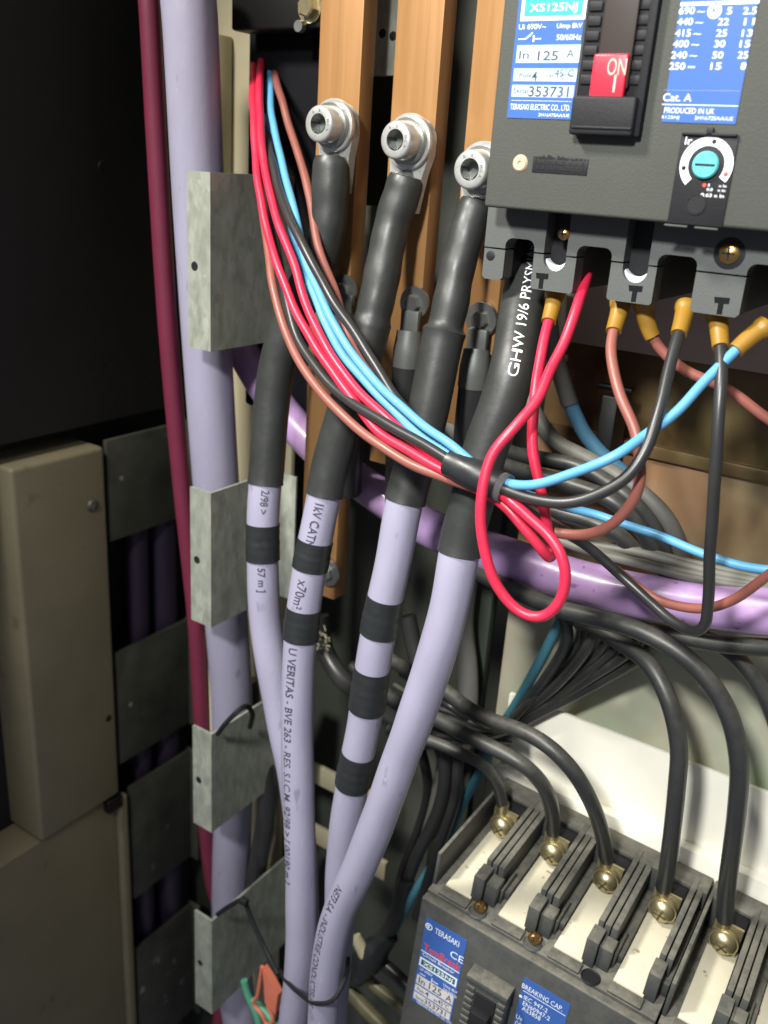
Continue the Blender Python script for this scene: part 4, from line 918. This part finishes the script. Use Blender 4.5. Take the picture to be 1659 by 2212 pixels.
q = LF(z5(1170, 1350)); wm.box((q.x, -0.27, q.z - .2), (q.x + 3.5, -0.24, q.z + .2)); wm.box((q.x + 7.0, -0.27, q.z - .2), (q.x + 11, -0.24, q.z + .2)); wm.box((q.x + 7.0, -0.27, q.z - 1.5), (q.x + 7.4, -0.24, q.z + 1.5))
obj('white_print', wm, WHITEP, lab)
tm = MB(TL); tm.box((6.2, -0.29, zB_ + 1.0), (26.4, -0.265, zA - 1.0)); obj('teal_panel', tm, mat('deep_teal_label', (0.03, 0.12, 0.16), 0.4), lab)
wm = MB(TL); a = LF(z5(1238, 1275)); wm.text('XS125NJ', (7.6, -0.30, zB_ + 1.7), (1, 0, 0), (0, 0, 1), width=17.4, cap=(zA - zB_) - 3.4, bold=.012, lift=.03); obj('white_print', wm, WHITEP, lab)
rm = MB(TL); lt(rm, 'TemBreak', z5(1212, 1062), z5(1650, 1335), 4.4, .012); obj('red_print', rm, REDP, lab)
pm = MB(TL); dk = MB(TL)
for (pa, pb, txt) in ((z5(1160, 1372), z5(1150, 1478), (('In', 6.8, 10.6, 4.2), ('125', 13.0, 20.5, 4.6), ('A', 23.2, 26.6, 4.2))), (z5(1146, 1494), z5(1140, 1572), (('Pole', 6.8, 11, 2.2), ('4', 11.5, 13.8, 3.6), ('at', 17, 19, 2.0), ('45\u00b0C', 19.4, 26, 3.6))), (z5(1138, 1586), z5(1130, 1668), (('Serial', 6.6, 11.6, 2.2), ('353731', 12, 25, 4.2)))):
    za, zb_ = LF(pa).z, LF(pb).z; pm.box((5.4, -0.26, zb_), (27.4, -0.23, za))
    for s, xa, xb, cp_ in txt: dk.text(s, (xa, -0.265, zb_ + 0.9), (1, 0, 0), (0, 0, 1), width=xb - xa, cap=min(cp_, za - zb_ - 1.4), bold=.01, lift=.03)
obj('pale_panel', pm, mat('ivory_label', (0.62, 0.60, 0.58), 0.45), lab); obj('dark_print', dk, GREYP, lab)
lab2 = obj('label', lbox(MB(TL), 59.8, 83.5, -120, -11.4, -0.22, -0.01), BLUEL, lb_)
wm = MB(TL)
lt(wm, 'BREAKING CAP.', z9(946, 978), z9(1258, 1162), 3.0, .0)
zz = LF(z9(946, 995)).z; wm.box((60.8, -0.27, zz - .25), (82.6, -0.24, zz + .1))
lt(wm, 'IEC 947-2', z9(960, 1068), z9(1142, 1172), 2.7); lt(wm, 'EN60947-2', z9(952, 1112), z9(1160, 1232), 2.7); lt(wm, 'AS3858', z9(946, 1150), z9(1088, 1232), 2.7); lt(wm, 'Ue', z9(900, 1214), z9(945, 1242), 3.0); lt(wm, '(V)', z9(893, 1262), z9(940, 1290), 3.0)
q = LF(z9(942, 1050)); wm.box((q.x - 1, -0.27, q.z - .7), (q.x + .4, -0.24, q.z + .7))
obj('white_print', wm, WHITEP, lab2)
tg = MB(TL); tg.box((34.5, -7, -120), (56.5, -0.01, -22.5), 0.8); tg.box((34.3, -9.0, -24.6), (56.8, -0.02, -20.4), 0.6)
for i in range(14): tg.box((35.2, -8.0, -30.5 - 4.2 * i), (39.5, -6.9, -27.4 - 4.2 * i), 0.3); tg.box((52.0, -8.0, -30.5 - 4.2 * i), (56.0, -6.9, -27.4 - 4.2 * i), 0.3)
obj('toggle_plate', tg, DUSTC, lb_)
obj('toggle_slot', MB(TL).box((40.2, -8.2, -120), (51.4, -6.9, -29), 0.5), CASED, lb_)
obj('toggle_handle', MB(TL).box((41, -13, -47), (50.6, -7.5, -36.5), 0.8), CASED, lb_)
